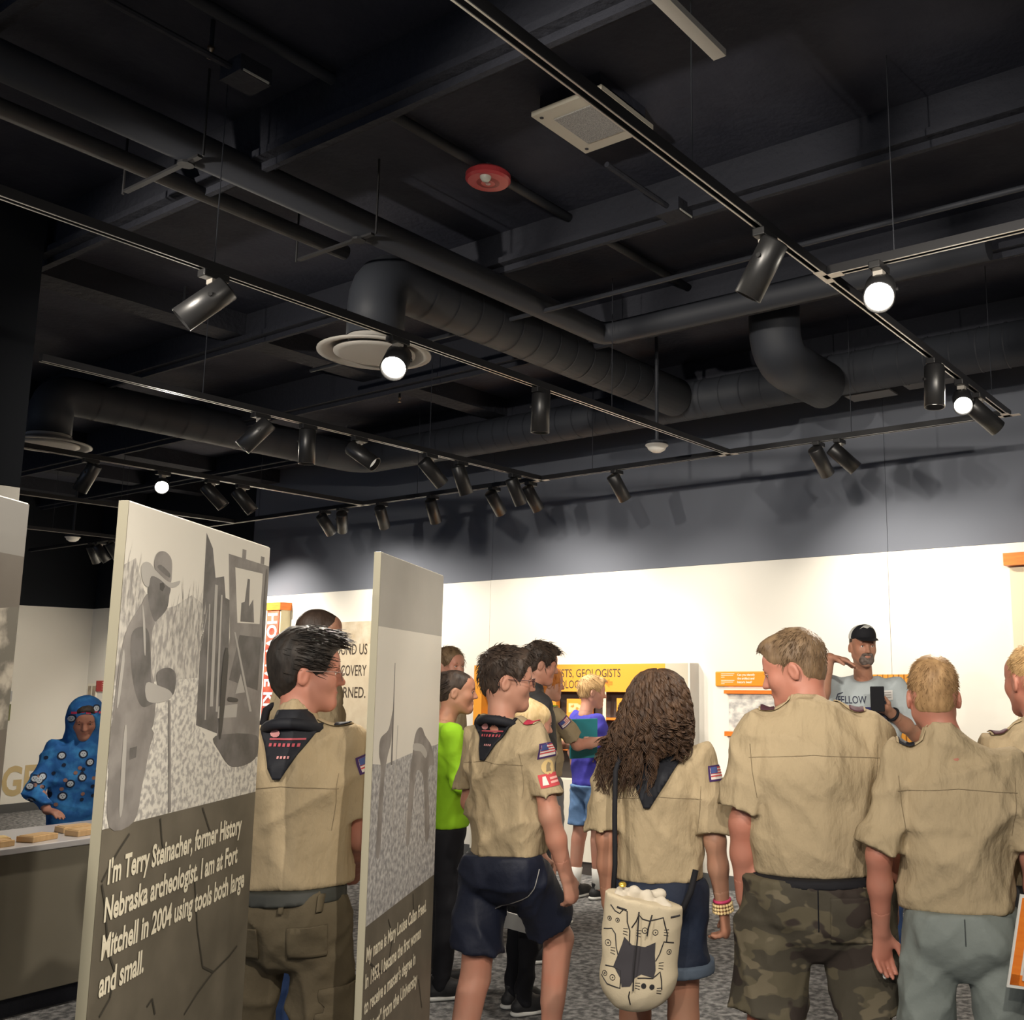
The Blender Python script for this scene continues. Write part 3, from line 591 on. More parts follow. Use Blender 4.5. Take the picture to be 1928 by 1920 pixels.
for x, z, w, h, c, lab in ((-12.95, 1.34, .20, .26, (.45, .36, .25), 'small framed picture pair on the far wall above the blue hoodie'), (-12.72, 1.44, .28, .13, (.45, .04, .04), 'small dark red text label on the far wall')):
    f_ = wthing('wall_label', x, z, label=lab)
    MB().box((-w / 2, -.015, -h / 2), (w / 2, 0, h / 2)).build('frame', m_labw if c[0] < .451 and c[1] > .3 else mat('label_red', c, .5), f_)
    if c[1] > .3:
        for q in (-1, 1): MB().box((q * w / 4 - .035, -.017, -h / 2 + .02), (q * w / 4 + .035, -.015, h / 2 - .03)).build('picture', mat('pic_brown', c, .5, var=(20, (.3, .25, .2), .4, .6)), f_)
    else:
        for q in range(4): MB().box((.0, -.0165, .04 - q * .027), (.11, -.015, .05 - q * .027)).build('text_line', mat('pinkish', (.75, .4, .35), .5), f_)
f_ = empty('wall_label', (LX + .003, 5.84, 1.30), 0, 'small grey and green label on the left far wall', 'sign')
MB().box((0, -.06, -.03), (.015, .03, .09)).build('grey_label', mat('grey_label', (.45, .45, .46), .5), f_)
MB().box((0, -.06, -.25), (.015, .03, -.06)).build('green_label', mat('green_label', (.16, .17, .06), .5), f_)
f_ = empty('timeline_strip', (LX + .003, 5.62, 1.1), 0, 'tan and white patterned strip on the left far wall', 'sign')
for k in range(12): MB().box((0, .0, .75 - k * .13), (.02, .10, .87 - k * .13)).build('block', mat('strip_tan', (.6, .35, .12), .5) if k % 2 == 0 else m_labw, f_)
# ------------------------------------------------------------------ implicit-surface modelling helpers
A3_ = lambda v: np.asarray(v, np.float32)
def cone(p, q, r1, r2, n=None, s=1., cut=None):
    p = A3_(p); q = A3_(q)
    def tf(v):
        if n is None: return v
        nn = A3_(n); dn = v[0] * nn[0] + v[1] * nn[1] + v[2] * nn[2]
        return [v[i] + nn[i] * dn * (s - 1) for i in range(3)]
    ba = tf([q[0] - p[0], q[1] - p[1], q[2] - p[2]]); bb = max(float(sum(x * x for x in ba)), 1e-9)
    def f(X, Y, Z):
        pa = tf([X - p[0], Y - p[1], Z - p[2]])
        t = np.clip((pa[0] * ba[0] + pa[1] * ba[1] + pa[2] * ba[2]) / bb, 0, 1)
        d = np.sqrt((pa[0] - t * ba[0]) ** 2 + (pa[1] - t * ba[1]) ** 2 + (pa[2] - t * ba[2]) ** 2) - (r1 + (r2 - r1) * t)
        if cut is not None:
            c, m = cut; d = np.maximum(d, (X - c[0]) * m[0] + (Y - c[1]) * m[1] + (Z - c[2]) * m[2])
        return d
    R = max(r1, r2)
    return f, np.minimum(p, q) - R, np.maximum(p, q) + R
def ell(c, rad, M=None):
    c = A3_(c); rad = A3_(rad); M_ = None if M is None else np.asarray(M, np.float32)
    def f(X, Y, Z):
        x, y, z = X - c[0], Y - c[1], Z - c[2]
        if M_ is not None:                    # M: local -> object
            x, y, z = (M_[0, i] * x + M_[1, i] * y + M_[2, i] * z for i in range(3))
        k0 = np.sqrt((x / rad[0]) ** 2 + (y / rad[1]) ** 2 + (z / rad[2]) ** 2)
        k1 = np.sqrt((x / rad[0] ** 2) ** 2 + (y / rad[1] ** 2) ** 2 + (z / rad[2] ** 2) ** 2)
        return k0 * (k0 - 1) / np.maximum(k1, 1e-6)
    R = float(rad.max()) if M is not None else rad
    return f, c - R, c + R
def smin(a, b, k):
    h = np.clip(.5 + .5 * (b - a) / k, 0, 1)
    return b * (1 - h) + a * h - k * h * (1 - h)
class Grid:
    def __init__(s, prims, vox, pad=.03, lo=None, hi=None):
        if lo is None:
            lo = np.min([p[0][1] for p in prims if p[2] == 'u'], axis=0) - pad; hi = np.max([p[0][2] for p in prims if p[2] == 'u'], axis=0) + pad
        s.vox = vox; s.lo = np.asarray(lo, np.float32)
        n = np.ceil((np.asarray(hi) - s.lo) / vox).astype(int) + 1
        s.F = np.full(n, .25, np.float32); s.ax = [s.lo[i] + vox * np.arange(n[i], dtype=np.float32) for i in range(3)]
        for (f, plo, phi), k, mode in prims:
            m = k + 3 * vox
            sl = []
            for i in range(3):
                a = max(int((plo[i] - m - s.lo[i]) / vox), 0); b = min(int((phi[i] + m - s.lo[i]) / vox) + 2, n[i]); sl.append(slice(a, max(b, a)))
            X = s.ax[0][sl[0]][:, None, None]; Y = s.ax[1][sl[1]][None, :, None]; Z = s.ax[2][sl[2]][None, None, :]
            if 0 in (X.size, Y.size, Z.size): continue
            d = f(X, Y, Z); sub = s.F[tuple(sl)]
            if mode == 'u': s.F[tuple(sl)] = smin(sub, d, k)
            else: s.F[tuple(sl)] = -smin(-sub, d, k)
    def xyz(s): return s.ax[0][:, None, None], s.ax[1][None, :, None], s.ax[2][None, None, :]
    def keep(s, c, m):                        # keep where (x-c).m < 0
        X, Y, Z = s.xyz(); s.F = np.maximum(s.F, (X - c[0]) * m[0] + (Y - c[1]) * m[1] + (Z - c[2]) * m[2]).astype(np.float32)
    def wrinkle(s, amp, seed, f=1., zs=1.):
        r = np.random.default_rng(seed); X, Y, Z = s.xyz(); tot = 0
        for i in range(5):
            d = r.normal(size=3); d /= np.linalg.norm(d); d[2] *= zs; w = r.uniform(22, 60) * f; e = r.normal(size=3); e /= np.linalg.norm(e)
            ph = (X * d[0] + Y * d[1] + Z * d[2]) * w + 1.6 * np.sin((X * e[0] + Y * e[1] + Z * e[2]) * w * .45 + r.uniform(0, 6)) + r.uniform(0, 6)
            tot = tot + (.55 - 1.6 * (1 - np.abs(np.sin(ph * .5))) ** 2.2) * (26 / w * f)
        s.F = (s.F + amp * tot * .6).astype(np.float32)
    def mesh(s):
        F = s.F; F[0] = F[-1] = .2; F[:, 0] = F[:, -1] = .2; F[:, :, 0] = F[:, :, -1] = .2
        S = F < 0; n = np.array(F.shape) - 1
        cnt = np.zeros(n, np.int8)
        offs = [(i, j, k) for i in (0, 1) for j in (0, 1) for k in (0, 1)]
        for i, j, k in offs: cnt += S[i:n[0] + i, j:n[1] + j, k:n[2] + k]
        act = (cnt > 0) & (cnt < 8); I = np.argwhere(act)
        idx = np.full(n, -1, np.int32); idx[act] = np.arange(len(I))
        acc = np.zeros((len(I), 3), np.float32); num = np.zeros(len(I), np.float32)
        vals = {o: F[I[:, 0] + o[0], I[:, 1] + o[1], I[:, 2] + o[2]] for o in offs}
        for a in offs:
            for ax in range(3):
                if a[ax]: continue
                b = list(a); b[ax] = 1; b = tuple(b); va, vb = vals[a], vals[b]
                x = (va < 0) != (vb < 0); t = np.where(x, va / np.where(x, va - vb, 1), 0)
                p = np.tile(A3_(a), (len(I), 1)); p[:, ax] += t
                acc += p * x[:, None]; num += x
        V = (I + acc / num[:, None]) * s.vox + s.lo
        Q = []
        for ax in range(3):
            o1, o2 = [(1, 2), (2, 0), (0, 1)][ax]
            sl0 = [slice(0, None)] * 3; sl1 = [slice(0, None)] * 3; sl0[ax] = slice(0, -1); sl1[ax] = slice(1, None)
            a, b = S[tuple(sl0)], S[tuple(sl1)]
            E = np.argwhere(a != b); E = E[(E[:, o1] > 0) & (E[:, o2] > 0) & (E[:, o1] < n[o1]) & (E[:, o2] < n[o2])]
            fl = a[E[:, 0], E[:, 1], E[:, 2]]
            def g(d1, d2):
                c = E.copy(); c[:, o1] -= d1; c[:, o2] -= d2; return idx[c[:, 0], c[:, 1], c[:, 2]]
            q = np.stack([g(1, 1), g(0, 1), g(0, 0), g(1, 0)], 1); q[~fl] = q[~fl][:, ::-1]; Q.append(q)
        return V.astype(np.float32), np.concatenate(Q)
def join(parts):
    vs = []; fs = []; n = 0
    for V, F in parts: vs.append(V); fs.append(F + n); n += len(V)
    return np.concatenate(vs), np.concatenate(fs)
def bvh_of(V, F): return BVHTree.FromPolygons([tuple(map(float, v)) for v in V], [tuple(map(int, f)) for f in F])
def decal(bvh, o, d, upv, poly, name, m, parent, off=.003, res=.014, solid=None):
    o = Vector(o); d = Vector(d).normalized(); r = d.cross(Vector(upv)).normalized(); u = r.cross(d)
    pts = []
    for a, b in zip(poly, poly[1:] + poly[:1]):
        k = max(int(math.hypot(b[0] - a[0], b[1] - a[1]) / res), 1)
        pts += [(a[0] + (b[0] - a[0]) * t / k, a[1] + (b[1] - a[1]) * t / k) for t in range(k)]
    ring = list(range(len(pts))); xs = [p[0] for p in pts]; ys = [p[1] for p in pts]
    P = [Vector(p) for p in pts]
    g = [Vector((x, y)) for x in np.arange(min(xs) + res * .5, max(xs), res) for y in np.arange(min(ys) + res * .5, max(ys), res)]
    vs, es, fs, *_ = delaunay_2d_cdt(P + g, [], [ring], 1, 1e-6)
    out = []; ok = []
    for v in vs:
        s0 = o + r * v.x + u * v.y; h = bvh.ray_cast(s0, d)
        ok.append(h[0] is not None); out.append(h[0] - d * off if h[0] is not None else s0)
    fs = [f for f in fs if all(ok[i] for i in f) and max((out[f[i]] - out[f[i - 1]]).length for i in range(len(f))) < res * 5]
    if not fs: return None
    par = list(range(len(vs)))                # keep the largest connected piece only
    def find(a):
        while par[a] != a: par[a] = par[par[a]]; a = par[a]
        return a
    for f in fs:
        for i in f[1:]: par[find(i)] = find(f[0])
    cn = {}
    for f in fs: cn[find(f[0])] = cn.get(find(f[0]), 0) + 1
    big = max(cn, key=cn.get); fs = [f for f in fs if find(f[0]) == big]
    used = sorted({i for f in fs for i in f}); ix = {a: k for k, a in enumerate(used)}
    me = bpy.data.meshes.new(name); me.from_pydata([tuple(out[i]) for i in used], [], [tuple(ix[i] for i in f) for f in fs])
    me.polygons.foreach_set('use_smooth', [True] * len(me.polygons)); me.update()
    ob = link(name, me, parent, m)
    if solid: sd = ob.modifiers.new('solid', 'SOLIDIFY'); sd.thickness = solid; sd.offset = 0
    return ob
def proj_line(bvh, o, d, upv, pts, name, m, parent, r=.0016, off=.001):
    o = Vector(o); d = Vector(d).normalized(); rr = d.cross(Vector(upv)).normalized(); u = rr.cross(d); out = []
    for a, b in zip(pts[:-1], pts[1:]):
        k = max(int(math.hypot(b[0] - a[0], b[1] - a[1]) / .012), 1)
        for t in range(k + (1 if b is pts[-1] else 0)):
            h = bvh.ray_cast(o + rr * (a[0] + (b[0] - a[0]) * t / k) + u * (a[1] + (b[1] - a[1]) * t / k), d)
            if h[0] is not None: out.append(h[0] - d * off)
    if len(out) > 1: return MB().tube(out, r, 4).build(name, m, parent)
def strands(paths, r, n=3):
    """many tapered hair strands as one array mesh; paths: (N, K, 3)"""
    P = np.asarray(paths, np.float32); N, K, _ = P.shape
    T = np.gradient(P, axis=1); T /= np.maximum(np.linalg.norm(T, axis=2, keepdims=True), 1e-6)
    ref = np.tile(A3_((.31, .2, .93)), (N, K, 1)); B = np.cross(T, ref); B /= np.maximum(np.linalg.norm(B, axis=2, keepdims=True), 1e-6); C_ = np.cross(T, B)
    w = np.linspace(1, .12, K)[None, :, None] ** .8 * r
    V = np.stack([P + (B * cos(2 * pi * k / n) + C_ * sin(2 * pi * k / n)) * w for k in range(n)], 2).reshape(-1, 3)
    b = (np.arange(N)[:, None, None] * K + np.arange(K - 1)[None, :, None]) * n; k = np.arange(n)[None, None, :]; k2 = (k + 1) % n
    F = np.stack([b + k, b + k2, b + n + k2, b + n + k], 3).reshape(-1, 4)
    return V, F
# ------------------------------------------------------------------ people
SKIN = {k: mat('skin_' + k, c, .52, spec=.35, bump=(140, .08, .001), var=(9, tuple(min(x * f, 1) for x, f in zip(c, (1.08, .90, .86))), .35, .7)) for k, c in
        dict(fair=(.40, .205, .145), rosy=(.37, .165, .118), tan=(.35, .185, .122), pale=(.48, .26, .19)).items()}
m_tanshirt = mat('scout_tan_cloth', (.335, .265, .165), .88, spec=.12, bump=(15, .6, .035, (1, 1, .5)), var=(5, (.365, .29, .185), .3, .7))
m_black = mat('black_cloth', (.012, .012, .015), .8, spec=.2, bump=(30, .25, .006))
m_navy = mat('navy_cloth', (.006, .009, .023), .65, spec=.35, bump=(24, .35, .01))
m_kerchief = mat('kerchief_black', (.010, .011, .016), .7, spec=.3)
m_seam = mat('shirt_seam', (.23, .18, .112), .9)
m_sole = mat('sole_white', (.65, .65, .62), .6); m_shoe = mat('shoe_black', (.018, .018, .020), .6, bump=(120, .3, .003))
m_eye = mat('eye_white', (.75, .73, .70), .3); m_iris = mat('iris_dark', (.03, .02, .012), .25)
m_frame = mat('glasses_frame', (.05, .02, .025), .35, spec=.5); m_gl = mat('glasses_lens', (.95, .97, 1), .05, trans=1.0)
m_lip = mat('lips', (.42, .14, .11), .5)
def hairmat(name, c, c2): return mat('hair_' + name, c, .55, spec=.3, var=(45, c2, .35, .7, (1, 1, .35)), bump=(70, .5, .006, (1, 1, .3)))
HAIR = {'black': hairmat('black', (.010, .008, .007), (.028, .021, .017)), 'dark': hairmat('dark', (.020, .013, .010), (.055, .036, .026)), 'buzz': hairmat('buzz', (.030, .019, .014), (.045, .028, .02)),
        'brown': hairmat('brown', (.10, .062, .034), (.19, .125, .07)), 'blond': hairmat('blond', (.33, .20, .085), (.55, .37, .18)), 'sand': hairmat('sand', (.22, .13, .06), (.40, .25, .12)),
        'red': hairmat('red', (.48, .15, .03), (.70, .28, .07)), 'curl': hairmat('curl', (.030, .016, .010), (.085, .047, .027)), 'palegold': hairmat('palegold', (.50, .36, .17), (.64, .48, .27))}
def rot(ax, a): return np.array(Matrix.Rotation(a, 3, ax), np.float32)
SHOE = {}
def shoe_mesh():
    if not SHOE:
        g = Grid([(cone((0, -.055, .045), (0, .13, .035), .041, .036), .01, 'u'), (cone((0, -.035, .12), (0, .02, .06), .040, .042), .03, 'u'), (ell((0, .06, .075), (.03, .07, .018)), .02, 'u')], .008)
        g.keep((0, 0, .018), (0, 0, -1)); g.keep((0, 0, .125), (0, 0, 1)); SHOE['u'] = arr_mesh('shoe', *g.mesh()); SHOE['u'].materials.append(m_shoe)
        g = Grid([(cone((0, -.055, .014), (0, .135, .014), .047, .043, (0, 0, 1), 2.6), .01, 'u')], .007)
        g.keep((0, 0, .001), (0, 0, -1)); SHOE['s'] = arr_mesh('sole', *g.mesh()); SHOE['s'].materials.append(m_sole)
        mb = MB()
        for k in range(5): mb.tube([(-.026, .02 + k * .018, .094 - k * .005), (0, .022 + k * .018, .101 - k * .006), (.026, .02 + k * .018, .094 - k * .005)], .0032, 5)
        SHOE['l'] = mb
    return SHOE
def hand_prims(w, d, pn, ts, sc, curl, spread=.0):
    """w wrist, d finger direction, pn palm normal, ts thumb side"""
    w = A3_(w); d = A3_(d) / np.linalg.norm(d); pn = A3_(pn); pn = pn - d * (pn @ d); pn /= np.linalg.norm(pn); ts_ = np.cross(d, pn); ts_ = ts_ * np.sign(ts_ @ A3_(ts) + 1e-6)
    pr = [(cone(w, w + d * .075 * sc, .027 * sc, .036 * sc, pn, 1.9), .015, 'u'), (cone(w + d * .02 * sc + ts_ * .012 * sc, w + d * .05 * sc + ts_ * .024 * sc, .018 * sc, .016 * sc), .012, 'u')]
    for i, (o, L) in enumerate(((.028, .068), (.010, .077), (-.009, .071), (-.026, .056))):
        p = w + d * (.078 - abs(o - .005) * .15) * sc + ts_ * o * sc; ang = curl * .25; r = .0088 * sc
        for j, f in enumerate((.44, .31, .25)):
            ang += curl * (.75 - .1 * j) + .04 * i * curl; dd = d * cos(ang) + pn * sin(ang) + ts_ * o * spread * 6
            q = p + dd * L * f * sc; pr.append((cone(p, q, r, r * .92), .006, 'u')); p = q; r *= .92
    p = w + d * .028 * sc + ts_ * .026 * sc; q = p + (d * .62 + ts_ * .55 + pn * .35) * .042 * sc; z = q + (d * .85 + ts_ * .1 + pn * .35 * (1 + curl)) * .034 * sc
    pr += [(cone(p, q, .0135 * sc, .011 * sc), .01, 'u'), (cone(q, z, .0105 * sc, .008 * sc), .006, 'u')]
    return pr
ARM = ((.045, -.03, -.275), (.02, .06, -.235))
def person(label, u, d, face, H, b=1., skin='fair', head=(0, 0, 0), hair=None, hairc='dark', armR=ARM, armL=None, legR=None, legL=None,
           shirt=None, pants=None, sw=1., vox=1., curl=(.55, .55), palm=(None, None), belly=0., shoes=True, glasses=None, hs=None, lean=0., shoe_c=None, seed=1, brow=True, ho=(0, 0)):
    s = H / 1.7; g = b * s; root = empty('person', cg(u, d), YAW - radians(face), label, 'person')
    X = {}; X['root'] = root; X['s'] = s
    hs = hs or (.905 + .06 * (s - .95))
    armL = armL or armR; V3 = lambda *v: A3_(v)
    J = {}
    for sd, nm, arm, lg in ((1, 'R', armR, legR), (-1, 'L', armL, legL)):
        sh = V3(sd * .160 * s * sw * (.75 + .25 * b), -.012 + lean * .4, 1.372 * s); fx = V3(sd, 1, 1)
        el = sh + A3_(arm[0]) * fx * s; wr = el + A3_(arm[1]) * fx * s
        hp = V3(sd * .085 * g, 0, .90 * s); lg = lg or ((.005, .012, -.42), (.0, -.03, -.40))
        kn = hp + A3_(lg[0]) * fx * s; an = kn + A3_(lg[1]) * fx * s
        J[nm] = (sh, el, wr, hp, kn, an)
    hc = V3(ho[0], .028 + lean + ho[1], H / 1. - .118 * hs); Rh = rot('Z', -radians(head[0])) @ rot('X', -radians(head[1])) @ rot('Y', radians(head[2]))
    hc = hc + V3(0, .02 * sin(radians(max(head[1], 0))), -.02 * (1 - cos(radians(head[1]))))
    HP = lambda *v: hc + Rh @ (A3_(v) * hs)
    X.update(J=J, HP=HP, Rh=Rh, hs=hs, hc=hc)
    ntop = HP(0, -.022, -.06); nb = V3(0, -.03 + lean * .5, 1.40 * s)
    # ---- skin: trunk and limbs (coarse), head and hands (fine), one mesh
    lf = .80 if pants and pants.get('hem', 1.9) >= 1 else 1.
    B = [(ell((0, 0, .94 * s), (.118 * g, .074 * g, .10 * s)), .03, 'u'), (ell((0, .01, 1.08 * s), (.112 * g, .070 * g, .14 * s)), .04, 'u'), (ell((0, -.005, 1.24 * s), (.105 * g, .062 * g, .12 * s)), .03, 'u'),
         (cone((-.11 * s, -.005, 1.335 * s), (.11 * s, -.005, 1.335 * s), .024 * g, .024 * g), .03, 'u'), (cone(nb, ntop, .058 * hs * (.6 + .4 * b), .052 * hs * (.6 + .4 * b)), .03, 'u')]
    for nm in 'RL':
        sh, el, wr, hp, kn, an = J[nm]; ga = s * (.55 + .45 * b)
        B += [(cone(sh + V3(0, 0, -.015), el, .036 * ga, .039 * ga), .015, 'u'), (cone(el, el + (wr - el) * .4, .0385 * ga, .037 * ga), .02, 'u'), (cone(el + (wr - el) * .4, wr, .037 * ga, .025 * ga), .02, 'u'),
              (cone(hp, kn, .076 * g * lf, .056 * ga * lf), .03, 'u'), (cone(kn, an, .053 * ga * lf, .036 * ga * lf), .02, 'u'), (cone(kn + (an - kn) * .12 + V3(0, -.018, 0) * s, kn + (an - kn) * .55 + V3(0, -.01, 0) * s, .046 * ga * lf, .038 * ga * lf), .03, 'u'),
              (cone(an, (an[0], an[1] + .09 * s, .04 * s), .034 * s, .028 * s), .02, 'u')]
    parts = [Grid(B, .0105 * vox).mesh()]
    hd = [(ell(HP(0, -.012, .030), A3_((.076, .098, .086)) * hs, Rh), .02, 'u'), (ell(HP(0, -.042, -.012), A3_((.064, .058, .068)) * hs, Rh), .03, 'u'), (ell(HP(0, .028, -.035), A3_((.058, .066, .080)) * hs, Rh), .03, 'u'), (ell(HP(0, .05, .045), A3_((.058, .045, .045)) * hs, Rh), .03, 'u')]
    for q in (-1, 1):
        hd += [(cone(HP(q * .046, .0, -.055), HP(q * .012, .066, -.098), .022 * hs, .018 * hs), .03, 'u'), (ell(HP(q * .037, .060, -.022), A3_((.024, .026, .028)) * hs, Rh), .025, 'u')]
    hd += [(cone(HP(-.034, .083, .024), HP(.034, .083, .024), .0095 * hs, .0095 * hs), .016, 'u'), (cone(HP(0, .088, .014), HP(0, .111, -.026), .0075 * hs, .0115 * hs), .014, 'u'),
           (ell(HP(0, .088, -.0555), A3_((.021, .009, .0055)) * hs, Rh), .009, 'u'), (ell(HP(0, .087, -.0665), A3_((.018, .009, .006)) * hs, Rh), .009, 'u'), (ell(HP(0, .077, -.096), A3_((.021, .018, .018)) * hs, Rh), .02, 'u')]
    for q in (-1, 1):
        M = Rh @ rot('Z', q * .28) @ rot('X', -.15)
        hd += [(ell(HP(q * .010, .101, -.030), A3_((.0075, .010, .007)) * hs, Rh), .007, 'u'), (ell(HP(q * .080, -.012, -.010), A3_((.0085, .020, .032)) * hs, M), .006, 'u'), (ell(HP(q * .0885, -.007, -.009), A3_((.0065, .010, .017)) * hs, M), .006, 's'),
               (ell(HP(q * .031, .099, .005), A3_((.0165, .012, .0085)) * hs, Rh), .010, 's')]
    hd += [(cone(nb, ntop, .058 * hs * (.6 + .4 * b), .052 * hs * (.6 + .4 * b)), .025, 'u')]
    G = Grid(hd, .0052 * vox, .015); G.keep(nb + (ntop - nb) * .15, -(ntop - nb) / np.linalg.norm(ntop - nb)); parts.append(G.mesh())
    for nm, i in (('R', 0), ('L', 1)):
        sd = 1 if nm == 'R' else -1; sh, el, wr, *_ = J[nm]; fd = wr - el; fd = fd / np.linalg.norm(fd); fx = V3(sd, 1, 1)
        pm = palm[i] or ((fd), (-1, .15, 0), (0, 1, .2)); dv = A3_(pm[0]) * (fx if palm[i] else 1)
        ga = s * (.55 + .45 * b); hp_ = hand_prims(wr, dv, A3_(pm[1]) * fx, A3_(pm[2]) * fx, s * .97, curl[i]) + [(cone(el + (wr - el) * .4, wr, .037 * ga, .025 * ga), .015, 'u')]
        G = Grid(hp_, .0046 * vox, .012); G.keep(el + (wr - el) * .72, -fd); parts.append(G.mesh())
        X['hand' + nm] = wr + dv / np.linalg.norm(dv) * .09 * s
    V, F = join(parts); X['body'] = link('body', arr_mesh('body', V, F), root, SKIN[skin])
    # ---- face details
    for q in (-1, 1):
        c = HP(q * .031, .0800, .006); e = MB().lathe([(0, -.011 * hs), (.008 * hs, -.0075 * hs), (.011 * hs, 0), (.008 * hs, .0075 * hs), (0, .011 * hs)], c=c, n=12, axis=Rh @ A3_((0, 1, 0))).build('eye', m_eye, root, smooth=True)
        MB().lathe([(0, .0116 * hs), (.0052 * hs, .0100 * hs)], c=c, n=10, axis=Rh @ A3_((0, 1, 0))).build('iris', m_iris, e)
        if brow: MB().tube([HP(q * .014, .0945, .0235), HP(q * .03, .0945, .028), HP(q * .046, .084, .024)], [.0035 * hs, .004 * hs, .002 * hs], 6).build('eyebrow', HAIR[hairc if hairc != 'palegold' else 'sand'], root, smooth=True)
        MB().tube([HP(q * .016, .0925, .0075), HP(q * .031, .0965, .0135), HP(q * .046, .086, .0065)], .0022 * hs, 5).build('eyelid', SKIN[skin], root, smooth=True)
    MB().tube([HP(-.021, .089, -.0605), HP(-.008, .0968, -.0595), HP(.008, .0968, -.0595), HP(.021, .089, -.0605)], [.001, .0028 * hs, .0028 * hs, .001], 6).build('lips', m_lip, root, smooth=True)
    # ---- hair
    if hair:
        t = hair.get('t', .012); nape = hair.get('nape', -.07); top = hair.get('top', 0.); fr = hair.get('fringe', 0.)
        hp_ = [(ell(HP(0, -.020, .034 + top * .5), A3_((.077 + t * .8, .096 + t, .086 + t * .8 + top * .5)) * hs, Rh), .02, 'u'), (ell(HP(0, -.044, -.014), A3_((.065 + t * .45, .0595 + t * .45, .070 + max(0, -nape - .07))) * hs, Rh), .02, 'u')]
        hp_.append((ell(HP(0, .044, .048), A3_((.060 + t * .8, .044 + t * .5, .045 + t * .8)) * hs, Rh), .02, 'u'))
        if fr: hp_.append((ell(HP(hair.get('fx', 0), .058, .083 + top), A3_((.052, .046, .026 + fr)) * hs, Rh @ rot('X', -.3)), .025, 'u'))
        fz = hair.get('line', .0)
        hp_ += [(ell(HP(0, .112 + hair.get('fy', 0), -.045 + fz), A3_((.090, .073, .110)) * hs, Rh), .012, 's'), (ell(HP(0, .03, -.10), A3_((.10, .065, .095)) * hs, Rh), .012, 's')]
        for q in (() if hair.get('noear') else (-1, 1)): hp_.append((ell(HP(q * .092, -.006, -.022 - hair.get('ear', 0)), A3_((.030, .030, .042)) * hs, Rh), .012, 's'))
        G = Grid(hp_, .0055 * vox, .02)
        dn = Rh @ A3_((0, .25, -1)); dn /= np.linalg.norm(dn); G.keep(HP(0, -.08, nape), dn)
        G.wrinkle(hair.get('w', .003), seed, 2.6, .6); Vh, Fh = G.mesh(); X['hair'] = link('hair', arr_mesh('hair', Vh, Fh), root, HAIR[hairc])
        ns = hair.get('n', 0)
        if ns:
            r = np.random.default_rng(seed + 5); cdir = Vh - hc; cl = (cdir @ Rh) / hs
            okm = (cl[:, 2] > hair.get('smin', -.03)); ids = r.choice(np.where(okm)[0], ns); p0 = Vh[ids]; nrm = cdir[ids] / np.linalg.norm(cdir[ids], axis=1, keepdims=True)
            whorl = Rh @ A3_(hair.get('crown', (0, -.07, .10))) * hs + hc
            tg = p0 - whorl; tg -= nrm * np.sum(tg * nrm, 1, keepdims=True); tg /= np.maximum(np.linalg.norm(tg, axis=1, keepdims=True), 1e-4)
            if 'comb' in hair: tg = tg * .3 + Rh @ A3_(hair['comb'])
            L = hair.get('len', .035) * r.uniform(.6, 1.25, (ns, 1)) * hs; jit = r.normal(size=(ns, 3)) * hair.get('jit', .25)
            lift = hair.get('lift', .35); dr = tg + nrm * lift + jit; dr /= np.linalg.norm(dr, axis=1, keepdims=True)
            tt = np.linspace(0, 1, 5)[None, :, None]
            pe = ((p0 + dr * L + tg * .5 * L - hc) @ Rh) / hs; ok2 = ~((pe[:, 1] > .035) & (pe[:, 2] < .068 + fz) & (np.abs(pe[:, 0]) < .082)) & ~((np.abs(pe[:, 0]) > .07) & (np.abs(pe[:, 1] + .005) < .035) & (pe[:, 2] < .012)); p0, nrm, dr, tg, L = p0[ok2], nrm[ok2], dr[ok2], tg[ok2], L[ok2]
            path = (p0 - nrm * .004)[:, None, :] + dr[:, None, :] * L[:, None, :] * tt + (tg[:, None, :] * .5 - nrm[:, None, :] * hair.get('fall', .35)) * L[:, None, :] * tt ** 2
            X['tufts'] = tag(link('hair_strands', arr_mesh('hair_strands', *strands(path, hair.get('r', .0022))), root, HAIR[hairc]), kind='stuff')
    # ---- trousers / shorts
    if pants:
        pm, hem, loose, wz = pants['m'], pants.get('hem', 1.9), pants.get('loose', 1.), pants.get('wz', .985) * s
        if shirt: wz = (shirt.get('hem', .965) + (-.002 if pants.get('belt') else .006)) * s
        P = [(cone((0, .0, wz - .02), (0, -.01, .89 * s), .146 * g, .158 * g, (0, 1, 0), 1.32), .03, 'u'), (ell((-.065 * g, -.04 * g, .885 * s), (.092 * g, .088 * g, .10 * s)), .03, 'u'), (ell((.065 * g, -.04 * g, .885 * s), (.092 * g, .088 * g, .10 * s)), .03, 'u')]
        if belly: P.append((ell((0, .05, .95 * s), (.15 * g, .10 * g + belly, .1 * s)), .03, 'u'))
        ends = {}
        for nm in 'RL':
            sh, el, wr, hp, kn, an = J[nm]
            if hem < 1:
                e = hp + (kn - hp) * hem; dv = (kn - hp) / np.linalg.norm(kn - hp)
                hpx = hp + V3(.01 if nm == 'R' else -.01, 0, 0)
                P.append((cone(hpx, e + dv * .08, .094 * g, (.094 + .010 * loose) * g, None, 1, (e, dv)), .010, 'u')); ends[nm] = (e, dv, (.10 + .010 * loose) * g)
            else:
                P += [(cone(hp, kn, .094 * g, .074 * g * loose), .010, 'u'), (cone(kn, an + V3(0, 0, .0), .073 * g * loose, .057 * g * loose), .02, 'u')]
        G = Grid(P, .0088 * vox); G.wrinkle(pants.get('w', .006) * 1.6, seed + 31, pants.get('wf', 1.)); G.keep((0, 0, wz), (0, 0, 1))
        if hem >= 1: G.keep((0, 0, .035), (0, 0, -1))
